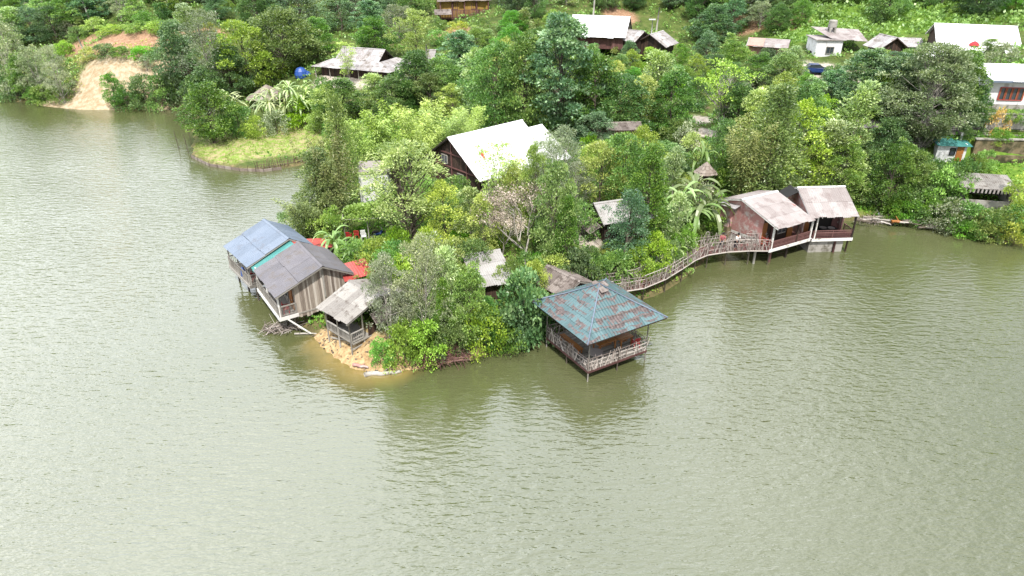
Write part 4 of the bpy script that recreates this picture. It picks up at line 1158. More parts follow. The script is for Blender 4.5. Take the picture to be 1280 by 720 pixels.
for sd_, nm in ((lft, 'a'), (rgt, 'b')):
    mb = MB()
    for a, b in zip(sd_[:-1], sd_[1:]): sticks(mb, a, b, 1.15, 9, .45, loops=(nm == 'a'), rr=(.022, .05))
    mb.build('railing', M['twig'], t)
for i in range(1, len(BP)):
    post(t, rgt[i].x, rgt[i].y, -2, rgt[i].z + .1, .06, 'bark')
    if i % 2: post(t, lft[i].x, lft[i].y, -1.5, lft[i].z + .1, .06, 'bark')
t = thing('gangway', 'short plank gangway from footbridge to back of the teal-roofed pavilion', 'walkway', (7.4, 51, 0))
a, b = Vector((6.9, 53.1, 1.3)), on(pav, 1.6, 2.75, ZF)
mb = MB(); d = (b - a).normalized(); s_ = d.cross(Vector((0, 0, 1))) * .55; lo2 = Vector((7.4, 51, 0))
mb.slab([a - s_ - lo2, a + s_ - lo2, b + s_ - lo2, b - s_ - lo2], .06); mb.build('deck', M['grey_wood'], t)
mb = MB(); sticks(mb, a - s_ - lo2, b - s_ - lo2, .9, 10, loops=False); mb.build('railing', M['twig'], t)

# ------------------------------------------------------------------ brick lake house (two roofs)
t = thing('brick_house', 'pink brick lake house with pale sheet roof and veranda at the end of the footbridge', 'house', (22.82, 64.88, 0), 29)
prb = [(-4.95, 4.15), (0, 5.5), (2.3, 4.8)]
roof(t, 0, 5.0, prb, 'pinkgrey_sheet', amp=.02, cap='white_paint', fascia='white_paint', sheet_w=1.0)
mb = MB()
fz = interp(prb)
def wallpoly(mb, x, ys, zb, th=.15):
    for a, b in zip(ys[:-1], ys[1:]):
        za = zb(a) if callable(zb) else zb; zc = zb(b) if callable(zb) else zb
        vs = [(x, a, za), (x, b, zc), (x, b, fz(b) - .15), (x, a, fz(a) - .15)]
        vs += [(x + th, y, z) for _, y, z in vs]
        mb.add(vs, [(0, 1, 2, 3), (7, 6, 5, 4), (0, 4, 5, 1), (1, 5, 6, 2), (2, 6, 7, 3), (3, 7, 4, 0)])
wallpoly(mb, .3, [-2.9, -1.5, 0, 1.9], lambda y: 2.15 - (y + 2.9) * .08)
mb.span((.45, 1.75, .8), (4.8, 1.9, 4.75)); mb.span((4.65, -2.7, 1.5), (4.8, 1.7, 4.9)); mb.build('wall', M['pink_brick'], t)
mb = MB(); mb.add([(.26, -2.95, 1.5), (.26, 2.0, .6), (.26, 2.0, 1.72), (.26, -2.95, 2.12), (.46, -2.95, 1.5), (.46, 2.0, .6), (.46, 2.0, 1.72), (.46, -2.95, 2.12)], [(0, 1, 2, 3), (7, 6, 5, 4), (0, 4, 5, 1), (1, 5, 6, 2), (2, 6, 7, 3), (3, 7, 4, 0)]); mb.build('plinth', M['white_paint'], t)
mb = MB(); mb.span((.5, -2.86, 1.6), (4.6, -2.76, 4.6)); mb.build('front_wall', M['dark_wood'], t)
door(t, .62, -2.9, 1.62, .55, 2.3, 'x', 'orange_wood', -.06); door(t, 1.9, -2.9, 1.62, .7, 1.9, 'x', 'maroon_wood', -.05); door(t, 4.3, -2.9, 1.62, .75, 2.2, 'x', 'orange_wood', -.06)
window(t, 3.1, -2.9, 2.9, 1.1, 1.1, 'x', 'grey_wood', 2, -.05)
mb = MB(); mb.span((.2, -4.25, 1.48), (6.0, 1.7, 1.6)); mb.build('floor', M['maroon_wood'], t)
mb = MB(); mb.span((.1, -4.36, 1.38), (6.1, -4.26, 1.66)); mb.build('edge_beam', M['white_paint'], t)
mb = MB()
rail(mb, (.3, -4.22, 1.62), (6.05, -4.22, 1.62), .8, 2.0, .3, .07, .06, .025)
for f in (.25, .4, .55, .68): mb.span((.3, -4.24, 1.62 + f), (6.05, -4.2, 1.68 + f))
mb.build('railing', M['maroon_wood'], t)
mb = MB(); sticks(mb, (.25, -4.2, 1.62), (.25, -3.0, 1.62), 1.0, 12, loops=False); mb.build('end_railing', M['red_sheet'], t)
post(t, .45, -4.22, 1.3, 4.2, .07, 'white_paint', sq=True); post(t, 3.9, -4.22, 1.3, 4.2, .07, 'dark_wood', sq=True); post(t, 5.9, -4.22, 1.3, 4.2, .07, 'white_paint', sq=True)
for x, y, mt in ((.9, -3.9, 'maroon_wood'), (-.7, -3.4, 'concrete'), (3.2, -3.9, 'dark_wood'), (3.0, 0, 'dark_wood'), (.6, -1.5, 'concrete')): post(t, x, y, -2, 1.5, .13, mt, 'stilt')
mb = MB(); mb.slab([(-.6, .1, 4.55), (2.2, .5, 5.1), (2.2, 2.6, 4.6), (-.6, 2.5, 4.3)], .06); mb.build('back_roof', M['shingle'], t)
mb = MB(); mb.span((-.35, .9, .3), (.22, 2.3, 2.2)); mb.build('foundation', M['mossy_concrete'], t)
mb = MB(); mb.span((-.3, .95, 2.21), (.2, 2.2, 4.2)); mb.build('annex', M['pink_brick'], t)
bh = t
t = thing('lake_house', 'lake house with whitish corrugated roof, right of the pink brick house', 'house', (28.98, 66.98, 0), 4)
prc = [(-3.7, 4.2), (0, 6.0), (2.4, 5.0)]
roof(t, .05, 5.05, prc, 'pinkgrey_sheet', amp=.03, cap='white_paint', fascia='white_paint', skew=0, sheet_w=.9)
fz = interp(prc)
mb = MB(); wallpoly(mb, .3, [-2.2, -.9, 0, 2.0], 1.4); wallpoly(mb, 4.6, [-1.8, -.9, 0, 2.0], 1.4); mb.span((.45, 1.85, 1.2), (4.6, 2.0, 5.0)); mb.build('wall', M['pink_brick'], t)
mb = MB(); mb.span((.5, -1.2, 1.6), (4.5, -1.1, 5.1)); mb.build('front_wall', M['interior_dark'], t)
door(t, 4.1, -1.3, 1.62, .7, 2.1, 'x', 'maroon_wood', -.05); door(t, 1.1, -1.3, 1.62, .6, 2.1, 'x', 'orange_wood', -.05)
mb = MB(); mb.span((.9, -3.15, 1.46), (5.2, 1.8, 1.58)); mb.build('floor', M['maroon_wood'], t)
mb = MB(); mb.span((1.0, -3.25, 1.36), (5.25, -3.16, 1.64)); mb.span((5.21, -3.15, 1.36), (5.29, -1.2, 1.64)); mb.build('edge_beam', M['white_paint'], t)
mb = MB(); rail(mb, (1.1, -3.1, 1.6), (5.15, -3.1, 1.6), .85, 2, .25, .07, .06); rail(mb, (5.15, -3.0, 1.6), (5.15, -1.4, 1.6), .85)
for f in (.25, .42, .58): mb.span((1.1, -3.12, 1.6 + f), (5.15, -3.08, 1.72 + f))
mb.build('railing', M['maroon_wood'], t)
post(t, 5.15, -3.12, 1.2, 4.35, .07, 'dark_wood', sq=True); post(t, 1.25, -3.12, 1.3, 4.3, .06, 'white_paint', sq=True)
mb = MB(); mb.span((1.0, -2.9, -1.5), (4.55, -.5, 1.34)); mb.build('foundation', M['concrete'], t)
post(t, 3.6, -3.05, -2, 1.4, .13, 'maroon_wood', 'stilt'); post(t, 5.0, -2.9, -2, 1.4, .1, 'dark_wood', 'stilt')
mb = MB(); mb.slab([(-1.4, -.6, 5.0), (.1, -.5, 5.75), (.1, 1.6, 5.7), (-1.5, 1.4, 4.9)], .05); mb.build('side_roof', M['rubber'], t)
lh = t
t = thing('veranda_table', 'dark table with pale dishes on the veranda of the right lake house', 'table', on(lh, 3.0, -2.1, 1.58), 4)
mb = MB(); mb.box((0, 0, .72), (1.8, .8, .05)); mb.build('tabletop', M['rubber'], t)
for sx in (-1, 1):
    for sy in (-1, 1): post(t, sx * .8, sy * .32, 0, .7, .035, 'rubber', 'leg', True)
for k, (x, y) in enumerate(((-.45, .05), (.35, -.1))):
    o_ = thing('serving_tray', ['left pale oval tray on the dark veranda table', 'right pale oval tray on the dark veranda table'][k], 'tray', on(t, x, y, .747), 0, 'trays on the veranda table')
    mb = MB(); mb.lathe((0, 0, 0), [(.3, 0), (.34, .03), (.36, .05), (.3, .04), (.02, .02)], 14); mb.build('tray_body', M['pinkgrey_sheet'], o_)
# ------------------------------------------------------------------ big white-roofed house
t = thing('large_house', 'large dark timber house with brilliant white metal roof in the middle', 'house', (-6.92, 72.75, 0), 42.5)
pr = [(-5.3, 5.9), (0, 9.5), (5.3, 5.9)]
roof(t, 0, 11.0, pr, 'white_sheet', pitch=.25, amp=.012, fascia='dark_wood', cap='white_sheet', sheet_w=1.1)
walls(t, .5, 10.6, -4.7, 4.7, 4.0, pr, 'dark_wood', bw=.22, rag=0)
mb = MB()
for z in (6.1, 7.6): mb.beam((.42, -4.2 + (z - 6) * 1.5, z), (.42, 4.2 - (z - 6) * 1.5, z), .1, .12)
for y in (-2.6, 0, 2.6): mb.beam((.43, y, 4.2), (.43, y, interp(pr)(y) - .3), .14, .1)
mb.build('timber_frame', M['maroon_wood'], t)
window(t, .46, 1.2, 6.8, 1.0, .9, 'y', 'grey_wood', 2, -.05); window(t, .46, -1.5, 5.2, 1.0, 1.0, 'y', 'grey_wood', 2, -.05)
mb = MB(); mb.sheet((11.05, .4, 8.3), (14.6, .4, 8.3), (14.6, -4.6, 5.4), (11.05, -4.6, 5.4), 3, .25, .012, 1.1); mb.sheet((11.05, .44, 8.28), (14.6, .44, 8.28), (14.6, 3.5, 6.5), (11.05, 3.5, 6.5), 2, .25, .012, 1.1); mb.build('wing_roof', M['white_sheet'], t)
mb = MB(); mb.planks((14.3, -4.2, 0), (0, 1, 0), 7.2, lambda s: 4.2, lambda s: 5.2 + (min(4.6, s) / 4.6) * 2.8 - max(0, s - 4.6) * .7, (1, 0, 0)); mb.planks((11.1, -4.2, 0), (1, 0, 0), 3.2, lambda s: 4.2, lambda s: 5.4, (0, -1, 0)); mb.build('wing_wall', M['dark_wood'], t)
wh = t
t = thing('red_flag', 'tiny red cloth lying on the white metal roof', 'cloth', on(wh, 2.55, -2.85, 7.62), 42.5)
mb = MB(); mb.slab([(-.12, -.3, -.2), (.1, -.3, -.2), (.16, .3, .2), (-.1, .25, .17)], .03); mb.slab([(-.05, .1, .08), (.2, .05, .1), (.24, .35, .28), (0, .35, .26)], .03); mb.build('cloth', M['red_flag'], t)
# concrete room
c0 = P(451, 251, 3.0)
t = thing('concrete_hut', 'small pale concrete block room beside the gnarled tree', 'outbuilding', (c0.x, c0.y, 0), 3)
mb = MB(); mb.span((0, 0, 2.4), (1.75, .15, 6.3)); mb.span((0, .15, 2.4), (.15, 2.8, 6.3)); mb.span((2.95, .15, 2.4), (3.1, 2.8, 6.3)); mb.span((.15, 2.8, 2.4), (3.1, 2.95, 6.3)); mb.span((1.75, .03, 2.4), (3.1, .15, 6.2)); mb.build('wall', M['white_wall'], t)
mb = MB(); mb.slab([(-.25, -.25, 6.35), (3.3, -.25, 6.35), (3.3, 3.1, 6.5), (-.25, 3.1, 6.5)], .1); mb.build('roof', M['pinkgrey_sheet'], t)
mb = MB(); mb.beam((1.75, -.04, 2.6), (1.75, -.04, 6.2), .1, .08); mb.build('corner_post', M['concrete'], t)
mb = MB(); mb.tube([(.05, -.06, 4.4), (.9, -.06, 4.1), (1.7, -.08, 4.25), (3.0, -.06, 4.4)], .03, 5); mb.build('pipe', M['teal_sheet'], t)
door(t, 2.4, -.02, 2.9, .7, 1.9, 'x', 'blue_roof', -.02)
# water tank on its stand
g = ground(512, 205)
zt = CH - g.y * (FPX * SS + (188 - 360) * CC) / (FPX * CC - (188 - 360) * SS)
t = thing('water_tank', 'white water tank with blue band on a stand above the bamboo', 'water tank', g)
mb = MB(); mb.lathe((0, 0, zt - g.z), [(.5, 0), (.5, 1.25), (.46, 1.36), (.2, 1.45), (.18, 1.55), (.03, 1.56)], 18); mb.build('tank', M['white_plastic'], t, smooth=False)
mb = MB(); mb.lathe((0, 0, zt - g.z + .2), [(.502, 0), (.512, .02), (.512, .42), (.502, .44)], 18); mb.build('band', M['blue_plastic'], t)
for sx in (-1, 1):
    for sy in (-1, 1): post(t, sx * .45, sy * .45, -.3, zt - g.z - .08, .05, 'grey_wood', 'leg')
mb = MB(); mb.box((0, 0, zt - g.z - .04), (1.2, 1.2, .08)); mb.build('platform', M['grey_wood'], t)
# vine-covered pergola
p0 = ground(462, 296)
t = thing('vine_pergola', 'vine-covered pergola over stacked chairs below the concrete room', 'pergola', p0, 8)
PW, PD, PH = 4.6, 3.0, 2.3
lv = Leaves(77)
lv.clump((0, .6, PH + .25), (PW / 2, PD / 2, .32), 1500, .3, .2, None, .9, 0, .6, .6)
lv.clump((-1.2, .3, PH + .35), (.9, .9, .35), 250, .3, .2, None, .9, 0, .6, .5); lv.clump((1, .7, PH + .4), (1.1, .8, .35), 250, .3, .2, None, .9, 0, .6, .7)
for k in range(14): lv.clump((-PW / 2 + PW * k / 13, -PD / 2 + .7, PH - .05 - .25 * rnd.random()), (.3, .15, .3), 28, .26, .17, None, .3, .5)
lv.build('vine', M['leaf_bright'], t)
mb = MB()
for i in range(6): mb.tube([(-PW / 2 + PW * i / 5, -PD / 2 + .6, PH), (-PW / 2 + PW * i / 5, PD / 2 + .6, PH + .1)], .04, 5)
for y in (-PD / 2 + .65, PD / 2 + .5): mb.tube([(-PW / 2, y, PH - .06), (PW / 2, y, PH - .06)], .05, 5)
mb.build('lattice', M['grey_wood'], t)
for x in (-PW / 2 + .1, 0, PW / 2 - .1):
    for y in (-PD / 2 + .65, PD / 2 + .5): post(t, x, y, -.4, PH - .05, .05)
per = t
plastic_chair(on(per, -1.9, -.5, 0), 170, 'orange-red plastic chair under the left end of the vine pergola', 'chairs under the pergola', 'red_plastic')
plastic_chair(on(per, -1.2, -.2, 0), 190, 'second red plastic chair from the left under the vine pergola', 'chairs under the pergola', 'red_plastic')
plastic_chair(on(per, -.5, -.75, 0), 20, 'white plastic chair under the middle of the vine pergola', 'chairs under the pergola', 'white_plastic')
t = thing('motorbike', 'dark blue motorbike parked under the right end of the vine pergola', 'motorbike', on(per, .9, -.5, 0), 30)
def wheel(t, x, y, r=.3, w_=.09, ax='y'):
    mb = MB(); n = 18; vs, fs = [], []
    for i in range(n):
        a = 2 * math.pi * i / n
        for rr, yy in ((r, -w_ / 2), (r, w_ / 2), (r * .7, w_ / 2), (r * .7, -w_ / 2)): vs.append((x + rr * math.cos(a), y + yy, r + rr * math.sin(a)))
    for i in range(n):
        j = (i + 1) % n
        for k in range(4): fs.append((i * 4 + k, j * 4 + k, j * 4 + (k + 1) % 4, i * 4 + (k + 1) % 4))
    mb.add(vs, fs); wl = mb.build('wheel', M['rubber'], t)
    mb = MB()
    for i in range(3):
        a = math.pi * i / 3; mb.beam((x - r * .68 * math.cos(a), y, r - r * .68 * math.sin(a)), (x + r * .68 * math.cos(a), y, r + r * .68 * math.sin(a)), .05, .03)
    mb.build('rim', M['metal_pole'], wl)
wheel(t, -.6, 0); wheel(t, .6, 0)
mb = MB(); mb.tube([(-.5, 0, .45), (-.1, 0, .5), (.2, 0, .45), (.4, 0, .75)], [.1, .16, .14, .12], 8); mb.build('body', M['car_paint'], t, smooth=True)
mb = MB(); mb.tube([(-.65, 0, .72), (-.3, 0, .76), (.05, 0, .72)], [.1, .13, .09], 8); mb.build('seat', M['rubber'], t, smooth=True)
mb = MB(); mb.tube([(.6, 0, .3), (.42, 0, .8), (.36, 0, 1.0)], .03, 6); mb.tube([(.3, -.33, 1.05), (.38, 0, 1.0), (.3, .33, 1.05)], .02, 6); mb.build('handlebar', M['metal_pole'], t)

# ------------------------------------------------------------------ right bank: terraces, blue-trimmed house, outbuildings
t = thing('retaining_wall', 'upper grey concrete retaining wall below the house with orange window frames', 'wall', (60, 81.6, 0), -4)
mb = MB(); mb.span((-7.6, 0, 6.8), (16, .35, 9.75)); mb.build('wall_face', M['concrete'], t)
mb = MB(); mb.span((-7.7, -.1, 9.752), (16, .4, 9.87)); mb.span((-7.7, -.32, 7.3), (16, -.01, 7.42)); mb.build('coping', M['concrete'], t)
mb = MB(); mb.tube([(-7.6, -.25, 8.05), (16, -.25, 8.0)], .04, 5); mb.tube([(-7.6, -.3, 7.8), (16, -.3, 7.75)], .03, 5); mb.build('cables', M['rubber'], t)
t = thing('retaining_wall', 'lower mossy brown retaining wall stained with algae by the teal-roofed outbuilding', 'wall', (60, 79.3, 0), -4)
mb = MB(); mb.span((-5.6, 0, 5.6), (16, .4, 7.3)); mb.span((-5.6, -.5, 3.6), (16, -.1, 5.55)); mb.span((-4.5, -.9, 3.4), (16, -.55, 4.6)); mb.build('wall_face', M['mossy_concrete'], t)
mb = MB(); mb.span((-5.7, -.12, 7.302), (16, .46, 7.42)); mb.build('coping', M['concrete'], t)
hb = P(1232, 135, 10)
t = thing('small_house', 'white wall house with pale blue roof edge and orange window on the right terrace', 'house', (hb.x, hb.y, 0), -8)
mb = MB(); mb.span((0, 0, 9.4), (7.5, .2, 13.3)); mb.span((0, .2, 9.4), (.2, 5, 13.5)); mb.span((.2, 4.8, 9.4), (7.5, 5, 13.7)); mb.span((7.3, .2, 9.4), (7.5, 4.8, 13.5)); mb.build('wall', M['white_wall'], t)
mb = MB(); mb.sheet((-.5, 5.4, 14.3), (8.0, 5.4, 14.3), (8.0, -.75, 13.35), (-.5, -.75, 13.35), 2, .25, .02, 1.1); r_ = mb.build('roof', M['white_sheet'], t)
mb = MB(); mb.span((-.55, -.85, 13.15), (8.05, -.78, 13.38)); mb.slab([(-.56, -.8, 13.36), (-.51, -.8, 13.36), (-.51, 5.4, 14.3), (-.56, 5.4, 14.3)], .2); mb.build('fascia', M['blue_roof'], r_)
fr_ = window(t, 2.3, -.02, 11.75, 2.7, 1.45, 'x', 'red_sheet', 4, -.05)
mb = MB()
for i in range(4): 
    x = .95 + 2.7 * (i + .5) / 4
    for s in (-1, 1): mb.beam((x + s * .24, -.1, 11.1), (x + s * .24, -.1, 12.4), .07, .05)
mb.build('casements', M['orange_wood'], fr_)
mb = MB(); mb.span((-.02, -.06, 9.5), (7.5, -.01, 10.5)); mb.build('plinth', M['concrete'], t)
cx0 = P(1170, 193, 5.6)
t = thing('outbuilding', 'small white outbuilding with teal sheet roof at the left end of the mossy wall', 'outbuilding', (cx0.x, cx0.y, 0), -8)
mb = MB(); mb.span((0, 0, 4.6), (3.2, .12, 6.75)); mb.span((0, .12, 4.6), (.12, 2.2, 6.9)); mb.span((3.08, .12, 4.6), (3.2, 2.2, 6.9)); mb.build('wall', M['white_wall'], t)
mb = MB(); mb.sheet((-.3, 2.4, 7.15), (3.6, 2.4, 7.15), (3.6, -.4, 6.75), (-.3, -.4, 6.75), 1, .25, .02); mb.build('roof', M['teal_sheet'], t)
door(t, 2.5, -.04, 4.9, .75, 1.75, 'x', 'orange_wood', -.03); window(t, 1.7, -.02, 6.0, .55, .8, 'x', 'rubber', 1, -.03)
mb = MB(); mb.tube([(2.9, 1.5, 6.9), (2.9, 1.5, 7.9)], .13, 8); mb.build('chimney', M['white_plastic'], t)
sx0 = P(1198, 262, 1.8)
t = thing('concrete_shed', 'grey sheet-roofed concrete shed standing low on the right bank', 'shed', (sx0.x, sx0.y, 0), -12)
mb = MB(); mb.span((0, 0, .8), (4.9, .25, 3.0)); mb.span((0, .25, .8), (.25, 3.2, 4.4)); mb.span((4.65, .25, .8), (4.9, 3.2, 4.4)); mb.span((.25, 2.95, .8), (4.65, 3.2, 4.6)); mb.build('wall', M['concrete'], t)
mb = MB(); mb.sheet((-.4, 3.6, 4.95), (5.2, 3.6, 4.95), (5.2, .1, 4.35), (-.4, .1, 4.35), 2, .22, .03); r_ = mb.build('roof', M['grey_sheet'], t)
mb = MB(); 
for i in range(15): mb.span((-.3 + i * .39, -.0, 3.85), (-.12 + i * .39, .05, 4.3))
mb.span((-.4, .06, 4.25), (5.2, .12, 4.38)); mb.build('slats', M['pinkgrey_sheet'], r_)
for x in (.1, 4.8): post(t, x, .1, 3.0, 4.3, .06, 'rubber')

# ------------------------------------------------------------------ houses further back
def pxhouse(label, A, B, zr, wl, dl, wr, dr, zg, roofmat, wallmat, name='house', cat='house', amp=.015, sw=1.1, fascia='dark_wood', pitch=.25):
    a, b = P(A[0], A[1], zr), P(B[0], B[1], zr)
    L_ = (b - a).length; hd = math.degrees(math.atan2(b.y - a.y, b.x - a.x))
    t = thing(name, label, cat, (a.x, a.y, 0), hd)
    pr = [(-wl, zr - dl), (0, zr), (wr, zr - dr)]
    roof(t, 0, L_, pr, roofmat, pitch=pitch, amp=amp, sheet_w=sw, fascia=fascia)
    walls(t, .5, L_ - .5, -wl + .7, wr - .7, zg - 1, pr, wallmat, bw=.3, rag=0)
    return t, L_, pr
# grey shingled traditional house, top centre-left
t, L_, pr = pxhouse('traditional house with grey shingled hipped gable roof beyond the grassy inlet', (428, 58), (482, 62), 10.6, 2.3, 1.6, 2.3, 1.6, 7, 'shingle', 'dark_wood', 'traditional_house', pitch=.3)
mb = MB()
ex0, ex1 = -3.2, L_ + 3.6
z1, z2 = 9.0, 7.9
ov = [(-.4, -2.5), (L_ + .4, -2.5), (L_ + .4, 2.5), (-.4, 2.5)]; ou = [(ex0, -5.0), (ex1, -5.0), (ex1, 5.0), (ex0, 5.0)]
for i in range(4):
    j = (i + 1) % 4
    mb.sheet((*ov[i], z1), (*ov[j], z1), (*ou[j], z2), (*ou[i], z2), 2, .3, .01, 1.1)
mb.build('skirt_roof', M['shingle'], t)
mb = MB()
for o_, u_, w_ in (((ex0 + 1.2, -4.0, 0), (1, 0, 0), ex1 - ex0 - 2.4),): mb.planks(o_, u_, w_, lambda s: 5.6, lambda s: 8.0, (0, -1, 0), .3)
mb.planks((ex0 + 1.2, -4, 0), (0, 1, 0), 8, lambda s: 5.6, lambda s: 8, (-1, 0, 0), .3); mb.planks((ex1 - 1.2, -4, 0), (0, 1, 0), 8, lambda s: 5.6, lambda s: 8, (1, 0, 0), .3)
mb.build('lower_wall', M['dark_wood'], t)
for i in range(6): post(t, ex0 + .5 + i * (ex1 - ex0 - 1) / 5, -4.7, 5.8, 7.95, .08, 'grey_wood')
t, L_, pr = pxhouse('grey shingled side building right of the hipped-gable house', (528, 62), (545, 62), 9.6, 3.6, 2.2, 2.4, 1.6, 6.8, 'shingle', 'dark_wood', pitch=.3)
# thatched hut
def thatch_hut(label, px, py_eave, z_e, r, h, zg):
    c = P(px, py_eave, z_e)
    t = thing('thatched_hut', label, 'hut', (c.x, c.y, 0), 10)
    mb = MB(); n = 22
    for lay in range(4):
        a0, a1 = lay / 4, (lay + 1) / 4 + .08
        vs, fs = [], []
        for i in range(n):
            an = 2 * math.pi * i / n
            for f, off in ((a0, 0), (min(1, a1), .07)):
                q = (abs(math.cos(an)) ** 4 + abs(math.sin(an)) ** 4) ** -.25
                rr = r * f * (q * .75 + .25) * rnd.uniform(.95, 1.04) + .05
                vs.append((rr * math.cos(an) * 1.15, rr * math.sin(an), z_e + h * (1 - f) ** 1.15 + off - (rnd.uniform(0, .12) if f == 1 else 0)))
        for i in range(n):
            j = (i + 1) % n; fs.append((2 * i, 2 * i + 1, 2 * j + 1, 2 * j))
        mb.add(vs, fs, [rnd.random() for _ in fs])
    mb.build('thatch_roof', M['thatch'], t)
    for sx in (-1, 1):
        for sy in (-1, 1): post(t, sx * r * .75, sy * r * .68, zg - .5, z_e + .25, .07, 'bark')
    mb = MB(); mb.box((0, 0, zg + .35), (r * 1.4, r * 1.3, .08)); mb.build('platform', M['grey_wood'], t)
    mb = MB(); mb.planks((-r * .7, r * .66, 0), (1, 0, 0), r * 1.4, lambda s: zg, lambda s: z_e + .1, (0, 1, 0), .25); mb.build('back_wall', M['dark_wood'], t)
    return t
thatch_hut('grey thatched hut behind the canes beside the grassy inlet', 335, 121, 3.9, 2.9, 2.0, 1.8)
thatch_hut('small tan thatched hut between banana plants and the brick house', 882, 216, 5.3, 1.05, 1.25, 3.0)
# yellow house at the top edge
t, L_, pr = pxhouse('yellow house with brown balcony at the top edge of the photo', (543, -15), (609, -16), 17.7, 5.8, 2.0, 4, 1.4, 13.3, 'brown_sheet', 'yellow_wall')
f_ = window(t, 3.5, -3.33, 14.7, 1.2, 1.2, 'x', 'maroon_wood', 3, -1.85); window(t, 7.5, -3.33, 14.7, 1.2, 1.2, 'x', 'maroon_wood', 3, -1.85)
for i in range(5): post(t, .6 + i * (L_ - 1.2) / 4, -5.45, 10.5, 15.6, .12, 'maroon_wood', sq=True)
mb = MB(); mb.span((.2, -6.4, 12.35), (L_ - .2, -5.15, 12.55)); mb.build('balcony_floor', M['maroon_wood'], t)
mb = MB(); mb.span((.5, -4.9, 9), (L_ - .5, 3.2, 12.2)); mb.build('foundation', M['mossy_concrete'], t)
mb = MB(); rail(mb, (.3, -6.35, 12.56), (L_ - .3, -6.35, 12.56), 1.5, 2.4, .3, .1, .1, .16); mb.build('railing', M['maroon_wood'], t)
mb = MB(); mb.sheet((-.8, -6.5, 14.3), (2.6, -6.5, 14.3), (2.6, -8.4, 13.5), (-.8, -8.4, 13.5), 1, .3, .02); mb.build('porch_roof', M['brown_sheet'], t)
# white roofs, top centre-right
t, L_, pr = pxhouse('long house with bright white metal roof high behind the tall trees', (716, 18.5), (788, 21), 14.6, 4.6, 3.0, 4.0, 2.6, 10.5, 'white_sheet', 'maroon_wood')
t, L_, pr = pxhouse('low cottage with pale shingle roof right of the bright white metal roof', (780, 36), (806, 39), 12.6, 2.8, 1.5, 2.8, 1.5, 9.6, 'shingle', 'dark_wood', 'cottage', pitch=.3)
t, L_, pr = pxhouse('cottage with grey sagging shingle roof beside the lamp pole', (812, 43), (829, 38), 12.2, 3.2, 1.9, 3.2, 1.9, 9.2, 'shingle', 'dark_wood', 'cottage', pitch=.3)
# red-edged roof, concrete house with tank
t, L_, pr = pxhouse('low house with faded red roof left of the white block house', (936, 47), (988, 50), 11.8, 2.6, 1.0, 2.2, .8, 8.8, 'pinkgrey_sheet', 'pink_wall', amp=.02)
mb = MB(); mb.sheet((.2, -.2, 11.86), (2.8, -.2, 11.86), (2.8, -2.6, 10.88), (.2, -2.6, 10.88), 1, .25, .02); mb.build('red_roof_patch', M['pink_wall'], t)
c0 = P(1016, 80, 8.6)
t = thing('block_house', 'white-walled block house carrying a roof tank, above the parked blue car', 'house', (c0.x, c0.y, 0), -4)
mb = MB(); mb.span((0, 0, 8), (4.2, .2, 12.4)); mb.span((0, .2, 8), (.2, 5, 12.4)); mb.span((4, .2, 8), (4.2, 5, 12.4)); mb.span((.2, 4.8, 8), (4, 5, 12.4)); mb.build('wall', M['white_wall'], t)
mb = MB(); mb.span((-.3, -.3, 12.41), (4.6, 5.2, 12.56)); mb.sheet((.2, 5.2, 13.9), (8.2, 5.2, 13.5), (8.4, .6, 12.2), (2.2, .2, 12.7), 2, .25, .03); mb.build('roof', M['pinkgrey_sheet'], t)
window(t, 2.3, -.02, 10.8, 1.2, 1.1, 'x', 'grey_wood', 2, -.05); door(t, -.03, 2, 8.4, .9, 2.0, 'y', 'interior_dark', -.03)
bk = t
t = thing('roof_tank', 'round grey water tank on a stubby stand on the white block house', 'water tank', on(bk, 3.1, 3.2, 12.56))
mb = MB(); mb.lathe((0, 0, 1.5), [(.65, 0), (.68, .1), (.68, 1.0), (.6, 1.12), (.15, 1.2)], 16); mb.build('tank', M['concrete'], t)
for sx in (-1, 1):
    for sy in (-1, 1): post(t, sx * .42, sy * .42, 0, 1.5, .12, 'concrete', 'leg', True)
# grey shingle house and huge white roof
t, L_, pr = pxhouse('dark timber house with grey shingle gable right of the white block house', (1100, 42), (1122, 47), 13.6, 2.6, 1.7, 2.6, 1.7, 10, 'shingle', 'dark_wood', pitch=.3)
t, L_, pr = pxhouse('low shed with grey shingle roof left of the largest white roof', (1118, 47), (1152, 48), 12.6, 3.0, 1.0, 2.5, 1.0, 10, 'shingle', 'dark_wood', 'shed', 'shed', pitch=.3)
t, L_, pr = pxhouse('long building under the largest white metal roof at the top right', (1168, 29), (1272, 33), 15.6, 5.0, 2.2, 5.0, 2.2, 11.5, 'white_sheet', 'dark_wood', fascia='white_paint')
mb = MB(); mb.sheet((.5, -4.9, 13.55), (7.5, -4.9, 13.55), (5.0, -9.2, 11.9), (-3.0, -9.2, 11.9), 2, .25, .012); mb.sheet((9, -5.0, 13.3), (16.5, -5.0, 13.3), (16.5, -9.8, 11.7), (9, -9.8, 11.7), 2, .25, .012); mb.build('lower_roof', M['white_sheet'], t)
for x, y in ((-2.5, -9), (4.6, -9), (9.3, -9.6), (16.2, -9.6)): post(t, x, y, 9, 11.85, .12, 'concrete')
g = ground(1211, 59); bigw = t
t = thing('red_tarp', 'small red tarp bundle on the big white roof at the top right', 'tarp', on(bigw, 5.0, -5.6, 13.34))
mb = MB(); mb.lathe((0, 0, 0), [(.75, 0), (.62, .25), (.3, .5), (.05, .6)], 9); mb.build('tarp_heap', M['red_flag'], t)
